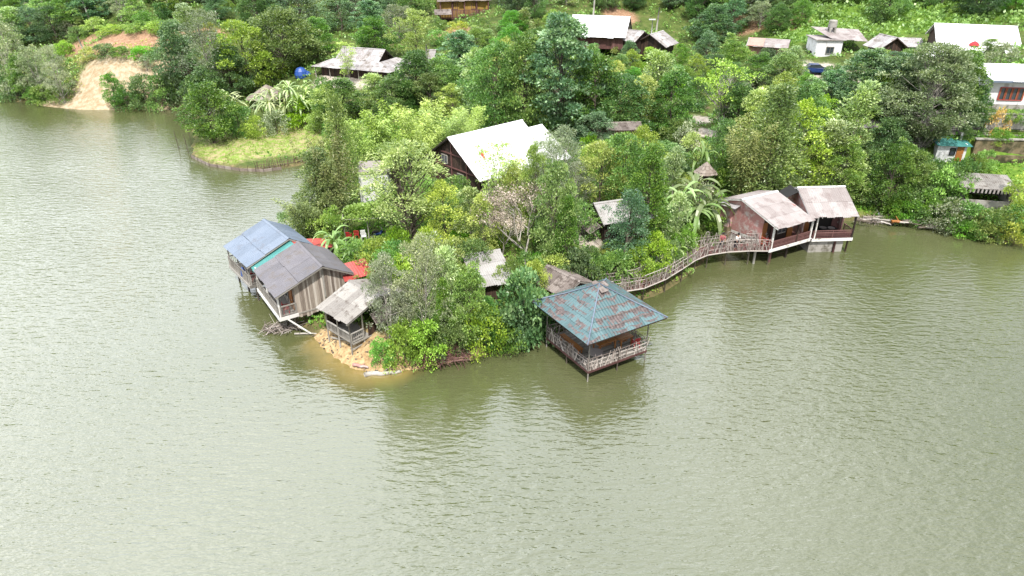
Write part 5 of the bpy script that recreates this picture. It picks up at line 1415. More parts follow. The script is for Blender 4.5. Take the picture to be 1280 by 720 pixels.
# middle distance small roofs
t = hut('low pink-walled hut with flat brown roof behind the bamboo, centre', P(756, 153, 7.4).xy, 4, 4.6, [(-2.0, 6.9), (0, 7.4), (1.6, 7.0)], 4.6, 'brown_sheet', 'pink_wall')
t = hut('little grey roof peeping out below the huge olive tree', P(1070, 150, 8.0).xy, 0, 3.6, [(-1.5, 7.4), (0, 8.0), (1.5, 7.4)], 5.6, 'pinkgrey_sheet', 'pink_wall')

# ------------------------------------------------------------------ car, tarp, poles
g = ground(1020, 92)
t = thing('parked_car', 'dark blue car parked in front of the white block house', 'car', g, -6)
prof = [(-2.0, .35), (-2.05, .7), (-1.9, .95), (-1.3, 1.02), (1.0, .98), (1.85, .85), (2.05, .6), (2.0, .35)]
def extr(prof, w_, taper=.06, top=None):
    vs = [(x, -w_ / 2 + (taper if z > .9 else 0), z) for x, z in prof] + [(x, w_ / 2 - (taper if z > .9 else 0), z) for x, z in prof]
    n = len(prof); fs = [tuple(range(n)), tuple(reversed(range(n, 2 * n)))]
    for i in range(n):
        j = (i + 1) % n; fs.append((i, n + i, n + j, j))
    return vs, fs
mb = MB(); mb.add(*extr(prof, 1.72)); mb.build('body', M['car_paint'], t)
mb = MB(); mb.add(*extr([(-1.75, .98), (-1.25, 1.46), (.25, 1.48), (1.05, .98)], 1.56, .1)); mb.build('windows', M['window_glass'], t)
mb = MB(); mb.add(*extr([(-1.28, 1.455), (-1.2, 1.5), (.2, 1.52), (.28, 1.475)], 1.4, 0)); mb.build('roof', M['car_paint'], t)
for x in (-1.3, 1.3):
    for y in (-.8, .8): wheel(t, x, y, .31, .2)
for y in (-.6, .6):
    mb = MB(); mb.box((1.98, y, .68), (.1, .35, .14)); mb.build('headlight', M['white_plastic'], t)
g = ground(377, 96)
t = thing('tarp_heap', 'bright blue tarpaulin heap left of the hipped-gable house', 'tarp', g)
lvs = MB(); lvs.lathe((0, 0, -.1), [(1.05, 0), (1.15, .5), (1.0, 1.1), (.6, 1.6), (.1, 1.75)], 11); lvs.lathe((.8, .3, -.1), [(.75, 0), (.8, .5), (.6, .9), (.1, 1.1)], 9); lvs.build('tarp', M['blue_plastic'], t)
def pole(label, px, top, base, lean=0, group='utility poles', concrete=True, arm=False):
    g = ground(px, base); v = top - 360
    zt = CH - g.y * (FPX * SS + v * CC) / (FPX * CC - v * SS)
    t = thing('utility_pole', label, 'pole', g, 0, group)
    h = zt - g.z
    mb = MB(); mb.tube([(0, 0, -.6), (lean * .5, 0, h * .5), (lean, 0, h)], [.19, .15, .11], 8); mb.build('shaft', M['concrete' if concrete else 'pale_bark'], t, smooth=True)
    if arm: 
        mb = MB(); mb.beam((lean - .7, 0, h - .5), (lean + .7, 0, h - .5), .1, .1); mb.build('crossarm', M['grey_wood'], t)
        for s in (-1, 0, 1): k = MB(); k.lathe((lean + s * .6, 0, h - .45), [(.07, 0), (.08, .1), (.03, .2)], 7); k.build('insulator', M['white_plastic'], t)
    return t
pole('tall leaning pale pole at the top left, left of the red cut bank', 117, -40, 36, -1.6, arm=True)
pole('thin pale pole on the top left hillside, above the red cut bank', 161, -40, 24, -.9)
pole('short concrete pole beside the sandy slope', 109, 46, 73, -.7)
pole('pale pole above the dark conical tree at the top left', 227, -30, 8, 0)
pole('pale pole behind the left end of the bright white metal roof', 741, -30, 26, .3)
pole('pale pole behind the sagging shingle cottage, right of the lamp pole', 820, 10, 42, .2)
pole('grey pole in the trees before the grey shingled side building', 534.5, 56, 88, 0, concrete=False)
g = ground(814, 46)
t = thing('street_lamp', 'white lamp pole with small head between the two shingle cottages', 'lamp', g)
zt = CH - g.y * (FPX * SS + (25 - 360) * CC) / (FPX * CC - (25 - 360) * SS) - g.z
mb = MB(); mb.tube([(0, 0, -.3), (0, 0, zt)], [.12, .09], 8); mb.build('pole', M['metal_pole'], t, smooth=True)
mb = MB(); mb.box((-.1, 0, zt + .1), (1.3, .35, .2)); mb.build('lamp_head', M['white_plastic'], t)

# ------------------------------------------------------------------ people on the bridge
import bmesh
def skin_mesh(name, verts, edges, radii, mat, parent, sub=2):
    bm = bmesh.new(); lay = bm.verts.layers.skin.verify()
    vs = [bm.verts.new(v) for v in verts]
    for v, r in zip(vs, radii): v[lay].radius = r if isinstance(r, tuple) else (r, r)
    vs[0][lay].use_root = True
    for a, b in edges: bm.edges.new((vs[a], vs[b]))
    me = bpy.data.meshes.new(name); bm.to_mesh(me); bm.free(); me.materials.append(mat)
    o = bpy.data.objects.new(name, me); COL.objects.link(o); o.parent = parent
    o.modifiers.new('skin', 'SKIN').use_smooth_shade = True
    md = o.modifiers.new('sub', 'SUBSURF'); md.levels = sub; md.render_levels = sub
    return o
def person(label, loc, rz, top, trousers, bend=0.0, arm=(.35, .2)):
    t = thing('person', label, 'person', loc, rz)
    s_, c_ = math.sin(bend), math.cos(bend)
    def tr(y, z): return (-(z - .92) * s_ + 0.0 * y, (z - .92) * c_ + .92)
    def B(x, z, y=0): yy, zz = tr(0, z); return (x, yy - y, zz)
    V = [(0, 0, .92), B(0, 1.15), B(0, 1.4), B(0, 1.5), B(0, 1.58), B(0, 1.68), B(0, 1.74),
         B(.19, 1.4), B(.25, 1.14, .1 + arm[0] * .3), B(.22, .95, .2 + arm[0]), B(.21, .9, .28 + arm[0]),
         B(-.19, 1.4), B(-.25, 1.14, .1 + arm[1] * .3), B(-.22, .95, .2 + arm[1]), B(-.21, .9, .28 + arm[1]),
         (.1, 0, .86), (.11, -.03, .48), (.12, 0, .08), (.12, -.14, .04),
         (-.1, 0, .86), (-.12, .03, .48), (-.13, .05, .08), (-.13, -.09, .04)]
    E = [(0, 1), (1, 2), (2, 3), (3, 4), (4, 5), (5, 6), (2, 7), (7, 8), (8, 9), (9, 10), (2, 11), (11, 12), (12, 13), (13, 14), (0, 15), (15, 16), (16, 17), (17, 18), (0, 19), (19, 20), (20, 21), (21, 22)]
    Rr = [(.14, .1), (.13, .095), (.12, .09), .05, .085, .095, .06, .055, .042, .032, .03, .055, .042, .032, .03, .085, .058, .042, .035, .085, .058, .042, .035]
    skin_mesh('body', V, E, Rr, M['skin'], t)
    sh = [0, 1, 2, 7, 8, 11, 12]
    ix = {v: i for i, v in enumerate(sh)}
    skin_mesh('shirt', [V[i] for i in sh], [(ix[a], ix[b]) for a, b in E if a in ix and b in ix], [(.175, .135), (.165, .125), (.15, .115), .085, .065, .085, .065], M[top], t)
    sh = [0, 15, 16, 17, 19, 20, 21]; ix = {v: i for i, v in enumerate(sh)}
    skin_mesh('trousers', [V[i] for i in sh], [(ix[a], ix[b]) for a, b in E if a in ix and b in ix], [(.165, .125), .11, .085, .065, .11, .085, .065], M[trousers], t)
    p_ = B(0, 1.68)
    mb = MB(); mb.lathe((p_[0], p_[1] + .02, p_[2] - .07), [(.09, 0), (.118, .06), (.112, .14), (.07, .2), (.01, .22)], 12); mb.build('hair', M['black_hair'], t, smooth=True)
    mb = MB(); hd = Vector(p_)
    for s in (-1, 1): mb.box((hd.x + s * .035, hd.y - .098, hd.z - .02), (.02, .012, .01), 0, 0)
    mb.box((hd.x, hd.y - .1, hd.z - .085), (.04, .01, .008), 0, 0); mb.build('face_features', M['black_hair'], t)
    return t
dk = lambda x: 1.55
person('person in white shirt and dark trousers leaning over the bridge railing', (21.9, 61.72, 1.52), 25, 'white_cloth', 'dark_cloth', .22, (.1, .1))
person('dark-haired person in rose top and dark trousers standing upright on the bridge', (20.5, 61.75, 1.5), -10, 'rose_cloth', 'dark_cloth', .08, (.1, .25))

# ------------------------------------------------------------------ logs, brush, stakes, fences along the shore
def log(label, px0, px1, r, z=.1, mat='pale_bark', group=None, name='driftwood_log', knots=2, cat='log'):
    a, b = P(*px0, z), P(*px1, z); c = (a + b) / 2
    t = thing(name, label, cat, c, 0, group)
    a, b = a - c, b - c; n = 6
    pts = [a.lerp(b, i / n) + Vector((rnd.uniform(-1, 1), rnd.uniform(-1, 1), rnd.uniform(-.3, .3))) * r * .6 for i in range(n + 1)]
    mb = MB(); mb.tube(pts, [r * (1 - .45 * i / n) * rnd.uniform(.85, 1.15) for i in range(n + 1)], 8); mb.build('trunk', M[mat], t, smooth=True)
    mb = MB()
    for k in range(knots):
        p = pts[rnd.randint(1, n - 1)]; mb.tube([p, p + Vector((rnd.uniform(-1, 1), rnd.uniform(-1, 1), rnd.uniform(.2, 1))) * r * 3], [r * .35, r * .15], 5)
    if knots: mb.build('branch_stub', M[mat], t)
    return t
log('pale barkless log lying in the shallows off the sandy point', (456, 468), (502, 465), .2, .08)
log('shorter reddish log on the sand above the barkless log', (442, 456), (461, 459), .14, .3, 'pink_brick')
log('long thin grey pole floating by the shore under the purple-grey roofed house', (368, 417), (404, 417), .09, .1)
log('leaning broken pale stump under the balcony of the purple-grey roofed house', (362, 400), (378, 412), .1, .35, knots=4)
rs = random.Random(5)
for k in range(16):
    px = 1068 + k * 6.2 + rs.uniform(-3, 3); py = 274 + (px - 1068) * .105 + rs.uniform(-5, 2)
    ln = rs.uniform(10, 24); dy = rs.uniform(-2, 4)
    tp = 'tan' if k == 8 else 'grey'
    lb = {0: 'grey driftwood log nearest the right lake house, first of the bank debris', 8: 'pale tan split log in the middle of the right bank driftwood'}.get(k, 'weathered driftwood log in the debris line along the right bank')
    log(lb, (px, py), (px + ln, py + dy), rs.uniform(.08, .2), .35 + rs.uniform(0, .35), 'orange_wood' if k == 8 else rs.choice(('bark', 'twig', 'bark', 'twig', 'pale_bark')), 'driftwood along the right bank', knots=1)
def brush(label, px, py, rx, ry, h, n, name='brush_pile', mat='twig', seed=3):
    g = ground(px, py); t = thing(name, label, 'brush pile', g)
    rg = random.Random(seed); mb = MB()
    for k in range(n):
        a = rg.uniform(0, 6.28); q = rg.random() ** .6
        c = Vector((rx * q * math.cos(a), ry * q * math.sin(a), h * (1 - q * .75) * rg.random()))
        d = Vector((rg.uniform(-1, 1), rg.uniform(-1, 1), rg.uniform(-.35, .6))).normalized() * rg.uniform(.4, 1.1)
        r = rg.uniform(.012, .04)
        mb.tube([c - d, c + Vector((rg.uniform(-.15, .15), rg.uniform(-.15, .15), .1)), c + d], [r, r, r * .4], 4)
    mb.build('branches', M[mat], t); return t
brush('heap of dead brown branches on the front bank of the point', 548, 446, 2.4, 1.2, 1.1, 260, mat='maroon_wood', seed=3)
brush('tangle of grey twigs on the right bank at the debris line', 1100, 277, 2.6, .8, .7, 150, seed=4)
brush('tangle of dead branches in shallow water under the purple-grey roofed house', 352, 412, 1.6, .7, .6, 90, seed=6)
t = thing('broken_fence', 'broken grey picket fence on the front bank beside the dead branches', 'fence', ground(572, 438))
mb = MB()
for k in range(7): mb.beam((-1.6 + k * .5, .1 * (k % 2), -.2), (-1.6 + k * .5 + rnd.uniform(-.15, .15), .15, rnd.uniform(.7, 1.25)), .1, .05)
mb.build('pickets', M['grey_wood'], t)
mb = MB(); mb.beam((-1.8, .1, .55), (1.6, .15, .95), .07, .07); mb.beam((-1.7, .2, .3), (.6, 0, .2), .07, .07); mb.build('rails', M['grey_wood'], t)
mb = MB(); rs2 = random.Random(9)
for k in range(420):
    (bx, by), rr = SAND[rs2.randrange(len(SAND))]
    x, y = bx + rs2.gauss(0, rr * .6), by + rs2.gauss(0, rr * .6); z = hz(x, y)
    if z < -.1: continue
    q = rs2.uniform(.02, .09)
    if k % 4: mb.lathe((x, y, z - .02), [(q, 0), (q * 1.1, q * .5), (q * .5, q)], 5)
    else:
        a = rs2.uniform(0, 6.28); l = rs2.uniform(.15, .6); mb.tube([(x, y, z + .02), (x + l * math.cos(a) * .5, y + l * math.sin(a) * .5, z + .07), (x + l * math.cos(a), y + l * math.sin(a), max(0, hz(x + l * math.cos(a), y + l * math.sin(a))) + .03)], [.025, .02, .01], 4)
tag(mb.build('shore_debris', M['bark']), 'pebbles, roots and twigs littering the sandy point', 'debris', None, 'stuff')
# woven barrier round the grassy bank
SB = [(239, 197), (262, 208), (300, 214), (330, 215), (352, 212)]
pts = [P(a, b, 0) for a, b in SB]; c = pts[2]
t = thing('bank_barrier', 'low tan woven barrier along the water edge of the grassy inlet', 'barrier', c)
mb = MB()
for a, b in zip(pts[:-1], pts[1:]):
    n = max(2, int((b - a).length / .5))
    for i in range(n):
        p, q = a.lerp(b, i / n) - c, a.lerp(b, (i + 1) / n) - c
        mb.add([p + Vector((0, 0, -.6)), q + Vector((0, 0, -.6)), q + Vector((0, 0, .35 + rnd.uniform(0, .1))), p + Vector((0, 0, .35 + rnd.uniform(0, .1))),
                p + Vector((0, .06, -.6)), q + Vector((0, .06, -.6)), q + Vector((0, .06, .4)), p + Vector((0, .06, .4))], [(0, 1, 2, 3), (7, 6, 5, 4), (3, 2, 6, 7)])
mb.build('mat', M['thatch'], t)
mb = MB()
for a, b in zip(pts[:-1], pts[1:]):
    n = max(2, int((b - a).length / 1.1))
    for i in range(n):
        p = a.lerp(b, i / n) - c; mb = MB(); mb.tube([p + Vector((0, -.06, -.6)), p + Vector((rnd.uniform(-.1, .1), -.06, rnd.uniform(.5, .95)))], [.035, .025], 5); mb.build('stake', M['bark'], t)
def stake_fence(label, pxs, dens, h, seed):
    pts = [P(a, b, .1) for a, b in pxs]; c = pts[0]; rg = random.Random(seed)
    t = thing('stake_fence', label, 'fence', c)
    mb, rb = MB(), MB()
    for a, b in zip(pts[:-1], pts[1:]):
        n = int((b - a).length * dens)
        for i in range(n):
            p = a.lerp(b, i / n) - c + Vector((rg.uniform(-.1, .1), rg.uniform(-.25, .25), 0))
            mb.tube([p - Vector((0, 0, .4)), p + Vector((rg.uniform(-.25, .25), rg.uniform(-.2, .2), h * rg.uniform(.6, 1.2)))], [.04, .025], 4)
        rb.tube([a - c + Vector((0, 0, h * .6)), b - c + Vector((0, 0, h * .62))], .03, 4); rb.tube([a - c + Vector((0, 0, h * .3)), b - c + Vector((0, 0, h * .3))], .03, 4)
    mb.build('stakes', M['maroon_wood'], t); rb.build('rails', M['bark'], t)
stake_fence('crooked dark stake fence at the right end of the grassy inlet', [(320, 213), (345, 210), (370, 205), (396, 201)], 5, 1.15, 2)
for k, (a, b, c_) in enumerate((((224, 186), 163, 'leftmost of the thin stakes standing in the lake off the grassy inlet'), ((236, 191), 168, 'middle of the thin stakes standing in the lake off the grassy inlet'), ((238, 172), 150, 'rearmost of the thin stakes standing in the lake off the grassy inlet'))):
    p = P(a[0], a[1], 0); zt = CH - p.y * (FPX * SS + (b - 360) * CC) / (FPX * CC - (b - 360) * SS)
    mb = MB(); mb.tube([(0, 0, -1), (-.2, 0, zt)], [.06, .04], 5); o = mb.build('water_stake', M['bark']); o.location = p
    tag(o, c_, 'stake', 'stakes in the lake')
for k, (px, py, lb) in enumerate(((1263, 300, 'pale round boulder at the right edge of the bank'), (1250, 302, 'flat grey stone at the waterline left of the pale round boulder'), (985, 250, None), (1098, 268, 'small pale blue plastic bottle-like scrap on the driftwood'))):
    if lb is None: continue
    g = ground(px, py - 1); mb = MB(); q = .55 if k == 0 else .4 if k == 1 else .2
    mb.lathe((0, 0, -.1), [(q * .9, 0), (q, q * .4), (q * .8, q * .9), (q * .3, q * 1.25)], 9); o = mb.build('boulder' if k < 2 else 'plastic_scrap', M['concrete' if k < 2 else 'blue_roof'], smooth=True); o.location = g
    if k == 0: o.scale = (.7, .6, 1.5)
    tag(o, lb, 'rock' if k < 2 else 'litter')
# ------------------------------------------------------------------ planting: (species, px, py top, py base, half width px, label)
PL = [
 # front of the point
 ('feather', 489, 322, 432, 27, 'soft grey-green tree overhanging the right end of the open grey shed'),
 ('feather', 533, 296, 428, 29, 'taller grey-green feathery tree on the front of the point'),
 ('pale', 562, 308, 425, 22, 'slender pale green tree left of the pale single-slope roof'),
 ('mid', 588, 338, 436, 25, 'dense mid-green tree on the front bank below the pale single-slope roof'),
 ('bushlime', 606, 382, 440, 24, 'rounded ferny yellow-green bush at the waterline of the front bank'),
 ('conifer', 612, 372, 436, 18, None),
 ('bushdark', 652, 346, 424, 32, 'dark large-leaved bush against the left corner of the teal-roofed pavilion'),
 ('bushdark', 672, 372, 418, 20, None), ('bushdark', 640, 385, 436, 22, None),
 ('lime', 668, 326, 385, 17, 'yellow-green young tree left of the brown corrugated hut'),
 ('bushbright', 503, 404, 452, 24, 'bright green creeper bush on the front bank right of the open shed'),
 ('bushbright', 530, 402, 446, 26, None), ('bushbright', 480, 425, 452, 15, None),
 ('conifer', 556, 352, 438, 17, None), ('feather', 510, 352, 436, 14, None), ('bush', 560, 398, 444, 24, None), ('bush', 625, 400, 445, 22, None),
 # between the stilt houses and the gnarled tree
 ('banana', 420, 276, 332, 22, 'banana plant behind the red lean-to roof of the left stilt houses'),
 ('banana', 441, 306, 340, 14, 'small banana plant with yellow leaf behind the purple-grey roof'),
 ('bush', 448, 300, 335, 22, None), ('bushlime', 470, 304, 345, 26, None), ('bush', 490, 305, 350, 26, None), ('bushlime', 505, 318, 362, 22, None),
 ('bush', 482, 326, 364, 20, None), ('bushgrey', 530, 300, 345, 22, None), ('bushbright', 500, 285, 325, 16, None), ('bushlime', 545, 290, 345, 25, None),
 ('gnarled', 517, 178, 316, 48, 'tall gnarled tree with mottled stems beside the concrete room'),
 ('mid', 480, 335, 375, 22, None), ('bush', 510, 300, 330, 20, None),
 ('bushgrey', 545, 303, 352, 28, None),
 # left edge of the point
 ('cypress', 430, 122, 262, 27, 'tall olive conifer rising at the left edge of the point'),
 ('plume', 418, 158, 285, 32, 'pale-tipped olive bamboo-like clump on the left edge of the point'),
 ('cypress', 408, 190, 290, 34, None), ('plume', 388, 236, 300, 32, 'low spreading olive clump leaning over the water behind the left stilt house'),
 ('cypress', 420, 205, 292, 24, None), ('bush', 363, 266, 296, 17, 'small bush at the tip of the left shore behind the blue-grey roof'),
 ('plume', 400, 240, 305, 26, None), ('bush', 420, 262, 308, 20, None),
 # bamboo grove
 ('bamboo', 465, 130, 228, 36, None), ('bamboo', 497, 122, 222, 34, None), ('bamboo', 530, 118, 215, 36, None), ('bamboo', 562, 122, 205, 34, None), ('bamboo', 585, 128, 185, 22, None),
 ('lime', 668, 186, 300, 24, None), ('feather', 688, 176, 285, 20, None), ('lime', 640, 205, 298, 20, None),
 # middle of the point
 ('lime', 558, 228, 312, 27, None), ('pale', 590, 232, 312, 25, 'pale slender tree with several white stems below the large white roof'), ('sparse', 618, 178, 300, 32, 'thin see-through yellowish tree in front of the large white roof'),
 ('sparse', 640, 196, 290, 26, None), ('lime', 605, 245, 325, 22, None), ('bushlime', 560, 300, 352, 24, None), ('bush', 590, 300, 345, 22, None),
 ('dead', 655, 222, 328, 38, 'spreading half-bare grey tree with rusty leaves below the large white roof'),
 ('dead', 627, 250, 322, 17, 'small pale bare tree left of the spreading half-bare tree'),
 ('mid', 692, 204, 335, 27, 'tall green column of foliage right of the half-bare grey tree'),
 ('conifer', 704, 245, 345, 21, 'cascading bright green tree left of the dark wooden hut'),
 ('feather', 700, 160, 255, 28, 'pale grey-green tree touching the right end of the large white roof'),
 ('feather', 716, 205, 268, 22, None), ('bush', 660, 320, 362, 22, None), ('bush', 640, 325, 372, 20, None), ('bushlime', 690, 318, 350, 22, None), ('mid', 585, 335, 395, 20, None),
 ('conifer', 804, 184, 302, 34, 'tall bright green conical conifer on the right half of the point'),
 ('cedar', 780, 240, 330, 23, 'blue-green bushy conifer in front of the dark wooden hut'),
 ('lime', 745, 178, 262, 30, None), ('mid', 775, 168, 262, 30, None), ('lime', 800, 160, 240, 26, None), ('pale', 838, 186, 262, 22, None), ('bush', 720, 255, 300, 22, None),
 ('pale', 842, 240, 316, 19, None), ('bushlime', 815, 290, 340, 22, None), ('bushlime', 800, 315, 352, 20, None), ('bush', 770, 315, 356, 22, None), ('bush', 745, 322, 358, 18, None),
 ('bushdark', 720, 318, 360, 20, None), ('bush', 838, 300, 335, 16, None), ('bushbright', 852, 285, 325, 16, None), ('bush', 700, 335, 368, 18, None),
 ('banana', 862, 205, 285, 34, 'large banana plant with long pale leaves left of the tan thatched hut'),
 ('banana', 868, 238, 300, 30, 'drooping banana plant beside the brick house wall'),
 ('banana', 845, 222, 292, 28, None), ('banana', 874, 168, 232, 20, 'banana plant on the slope behind the tan thatched hut'),
 ('banana', 770, 318, 350, 18, 'small banana plant at the bridge beside the blue-green conifer'), ('banana', 842, 302, 338, 14, 'young banana plant at the bend of the bridge'),
 ('bushgrey', 868, 222, 272, 24, 'pale-flowered bush among the banana plants'), ('bush', 880, 262, 300, 20, None),
 # right of the point, above the brick house
 ('cypress', 955, 112, 248, 46, 'tall feathery light green tree above the brick house'),
 ('plume', 925, 138, 248, 34, None), ('lime', 985, 128, 240, 36, 'broad yellow-green tree right of the tall feathery tree'), ('pale', 960, 150, 245, 30, None),
 ('mid', 897, 150, 230, 22, None), ('pale', 1055, 106, 225, 34, 'pale layered young tree left of the huge olive tree'),
 ('pale', 1028, 150, 240, 34, None), ('mid', 1040, 175, 248, 28, None), ('pale', 1062, 204, 250, 26, 'small pale spreading tree behind the right lake house'),
 ('lime', 1010, 185, 242, 24, None), ('bush', 1085, 222, 256, 18, None),
 ('big', 1148, 56, 184, 52, 'huge olive-green tree with pale branching stems on the right slope'),
 ('mid', 1105, 178, 264, 26, 'mid-green tree on the bank left of the huge olive tree\'s foot'), ('mid', 1130, 188, 258, 24, None), ('rounddark', 1098, 150, 225, 26, None),
 ('bush', 1160, 205, 250, 28, None), ('bushbright', 1172, 215, 262, 26, None), ('bush', 1190, 200, 240, 22, None), ('bush', 1140, 230, 268, 24, None), ('bushbright', 1152, 240, 272, 20, None),
 ('bush', 1190, 252, 280, 24, None), ('bushgrey', 1180, 255, 288, 24, 'grey-green bush on the right bank left of the grey sheet-roofed shed'), ('bushbright', 1212, 258, 292, 24, None), ('bush', 1240, 262, 298, 26, None), ('bushlime', 1232, 275, 300, 20, None),
 ('bushlime', 1262, 270, 302, 22, None), ('bush', 1272, 255, 290, 20, None), ('bushbright', 1200, 275, 294, 18, None), ('lime', 1272, 200, 275, 22, 'light yellow-green tree at the right edge beside the grey sheet-roofed shed'),
 ('bushbright', 1115, 248, 272, 15, None), ('bush', 1215, 195, 214, 14, None), ('bushbright', 1228, 188, 212, 12, None),
 ('bushorange', 1243, 138, 158, 13, 'orange-leaved bush at the foot of the house with orange window'), ('bushbright', 1258, 138, 160, 10, None), ('bush', 1232, 136, 155, 9, None), ('bushbright', 1274, 138, 160, 12, None),
 ('bush', 1248, 162, 178, 11, 'bush growing on the ledge between the two retaining walls'), ('bush', 1218, 140, 160, 14, None), ('bushdark', 1205, 138, 165, 18, None), ('bushdark', 1216, 112, 146, 12, None), ('bush', 1205, 158, 174, 9, None),
 ('bushlime', 1240, 178, 192, 8, None),
 ('mid', 1190, 62, 135, 27, 'leafy mid-green tree left of the house with orange window'), ('mid', 1180, 70, 150, 30, None), ('bushgrey', 1250, 52, 82, 20, 'grey-green bush on the roof edge behind the house with orange window'),
 # behind the point
 ('tall', 697, 18, 172, 46, 'tallest dark blue-green tree at the centre, behind the large white roof'),
 ('mid', 655, 44, 168, 34, None), ('mid', 742, 66, 172, 32, None), ('round', 620, 58, 165, 38, None), ('pale', 598, 62, 150, 28, None), ('lime', 630, 50, 130, 24, None),
 ('mid', 770, 92, 170, 34, None), ('mid', 725, 95, 165, 30, None), ('lime', 800, 95, 165, 28, None), ('cedar', 745, 140, 186, 22, None), ('mid', 835, 90, 172, 30, None), ('pale', 815, 62, 160, 30, None),
 ('airy', 898, 78, 172, 38, 'airy tree with white trunk beside the pale footpath, right of centre'), ('rounddark', 918, 108, 175, 24, None), ('bush', 850, 150, 185, 22, None), ('bushlime', 868, 170, 205, 18, None),
 ('bushlime', 745, 178, 215, 24, None), ('bushlime', 800, 172, 210, 26, None), ('bush', 830, 178, 212, 22, None), ('bushgrey', 855, 160, 195, 16, None), ('bushbright', 770, 172, 205, 20, None),
 ('bush', 925, 185, 225, 20, None), ('bush', 905, 195, 235, 16, None), ('pale', 935, 110, 190, 26, None), ('lime', 968, 95, 175, 28, None), ('mid', 1000, 100, 180, 26, None), ('lime', 1020, 120, 175, 20, None),
 ('tall', 1070, 62, 150, 34, 'blue-green layered tree in front of the white block house'), ('tall', 1035, 88, 142, 20, None), ('tall', 1110, 68, 150, 30, None), ('mid', 1090, 90, 160, 26, None), ('mid', 975, 66, 120, 24, None), ('mid', 1130, 60, 130, 26, None),
 ('rounddark', 1010, 100, 150, 22, None), ('pale', 985, 60, 110, 18, None),
 ('rounddark', 520, 66, 135, 30, 'dark green round tree right of the hipped-gable house'), ('mid', 470, 22, 72, 26, None), ('lime', 520, 12, 75, 24, None), ('sparse', 436, 52, 108, 17, 'thin pale tree in front of the hipped-gable house roof'),
 ('olive', 0, 0, 0, 0, None),
 ('mid', 430, 98, 152, 32, None), ('pale', 470, 92, 140, 26, None), ('lime', 410, 108, 165, 24, None), ('mid', 555, 72, 130, 26, None), ('tall', 575, 40, 110, 26, None), ('mid', 540, 92, 140, 24, None), ('mid', 490, 98, 145, 22, None),
 ('bush', 548, 24, 40, 12, None), ('bushlime', 575, 26, 42, 13, None), ('bush', 600, 24, 42, 12, None), ('bushlime', 112, 60, 75, 12, None), ('bushbright', 178, 58, 72, 14, None), ('bush', 200, 59, 74, 12, None), ('bush', 100, 34, 48, 14, None), ('bushlime', 140, 30, 43, 15, None), ('bush', 170, 27, 41, 15, None), ('bushbright', 198, 27, 42, 14, None), ('mid', 1032, 82, 135, 18, None), ('mid', 1000, 92, 140, 16, None), ('pale', 1062, 66, 112, 20, None), ('pale', 1096, 64, 118, 20, None), ('mid', 1128, 66, 120, 18, None), ('lime', 985, 74, 118, 18, None), ('pale', 1232, 48, 76, 15, None), ('feather', 670, 176, 262, 18, None), ('round', 357, 14, 90, 43, 'large round-crowned green tree left of the hipped-gable house'), ('mid', 400, 22, 68, 20, None),
 ('rounddark', 231, 28, 116, 25, 'dense dark conical tree beside the sandy slope at upper left'), ('lime', 308, 26, 115, 33, 'yellow-green round tree between the dark conical tree and the round-crowned tree'), ('feather', 272, 14, 118, 27, 'grey feathery tree right of the dark conical tree at upper left'), ('rounddark', 290, 60, 122, 28, None), ('bushdark', 255, 98, 138, 22, None),
 ('mid', 268, 104, 178, 33, 'light green bushy tree on the tip of the grassy inlet'), ('bush', 300, 130, 172, 20, None), ('bushlime', 318, 148, 172, 16, 'small yellow-green bush on the grassy inlet before the thatched hut'), ('reed', 292, 110, 165, 18, None),
 ('reed', 345, 100, 160, 20, None), ('reed', 368, 96, 158, 20, None), ('reed', 330, 108, 160, 16, None), ('reed', 385, 100, 150, 16, None), ('bushgrey', 345, 135, 168, 16, None), ('bushbright', 385, 125, 158, 22, None), ('bushbright', 400, 140, 165, 16, None), ('bush', 405, 100, 140, 18, None),
 # left bank
 ('feather', 82, 58, 130, 15, 'airy grey-green tree with leaning trunk on the sandy left bank'), ('feather', 56, 58, 126, 19, None), ('feather', 20, 18, 118, 24, None), ('mid', 42, 70, 124, 20, None), ('bush', 8, 80, 126, 18, None), ('bushgrey', 25, 90, 124, 18, None),
 ('mid', 146, 92, 134, 13, 'dark green bushy tree standing on the sandy slope'), ('bush', 182, 95, 135, 24, None), ('bush', 207, 97, 135, 20, None), ('bush', 162, 112, 138, 17, None), ('bushdark', 222, 95, 132, 16, None), ('bushlime', 60, 105, 128, 16, None), ('bushbright', 48, 108, 128, 12, None),
 ('feather', 183, 70, 90, 9, 'small dark sapling at the top edge of the sandy slope'), ('bush', 130, 55, 72, 16, None), ('bush', 155, 58, 70, 14, None), 
]
PROT = [(545, 148, 660, 222), (713, 14, 850, 52), (1138, 22, 1280, 74), (1228, 80, 1280, 137), (1190, 140, 1280, 206), (1165, 174, 1212, 198), (1200, 214, 1258, 266), (395, 55, 492, 98), (504, 58, 552, 84),
        (540, -10, 614, 26), (308, 104, 362, 128), (1012, 28, 1052, 96), (1082, 38, 1140, 62), (368, 82, 392, 104), (932, 42, 990, 62), (100, 40, 212, 82), (105, 70, 206, 134), (447, 210, 486, 255),
        (500, 168, 524, 192), (1066, 146, 1092, 160), (770, 148, 802, 168), (725, 245, 806, 306), (866, 194, 896, 222), (590, 312, 652, 362), (672, 330, 725, 372), (895, 232, 1080, 330), (396, 340, 476, 470), (411, 338, 460, 358),
        (240, 158, 396, 215), (424, 278, 492, 296), (385, 298, 412, 316), (872, 142, 892, 178), (985, 80, 1045, 96), (1075, 88, 1135, 104), (600, 0, 616, 30)]
for sp, px, top, base, hw, lb in PL:
    if sp in SPEC: plant(sp, px, top, base, hw, lb)

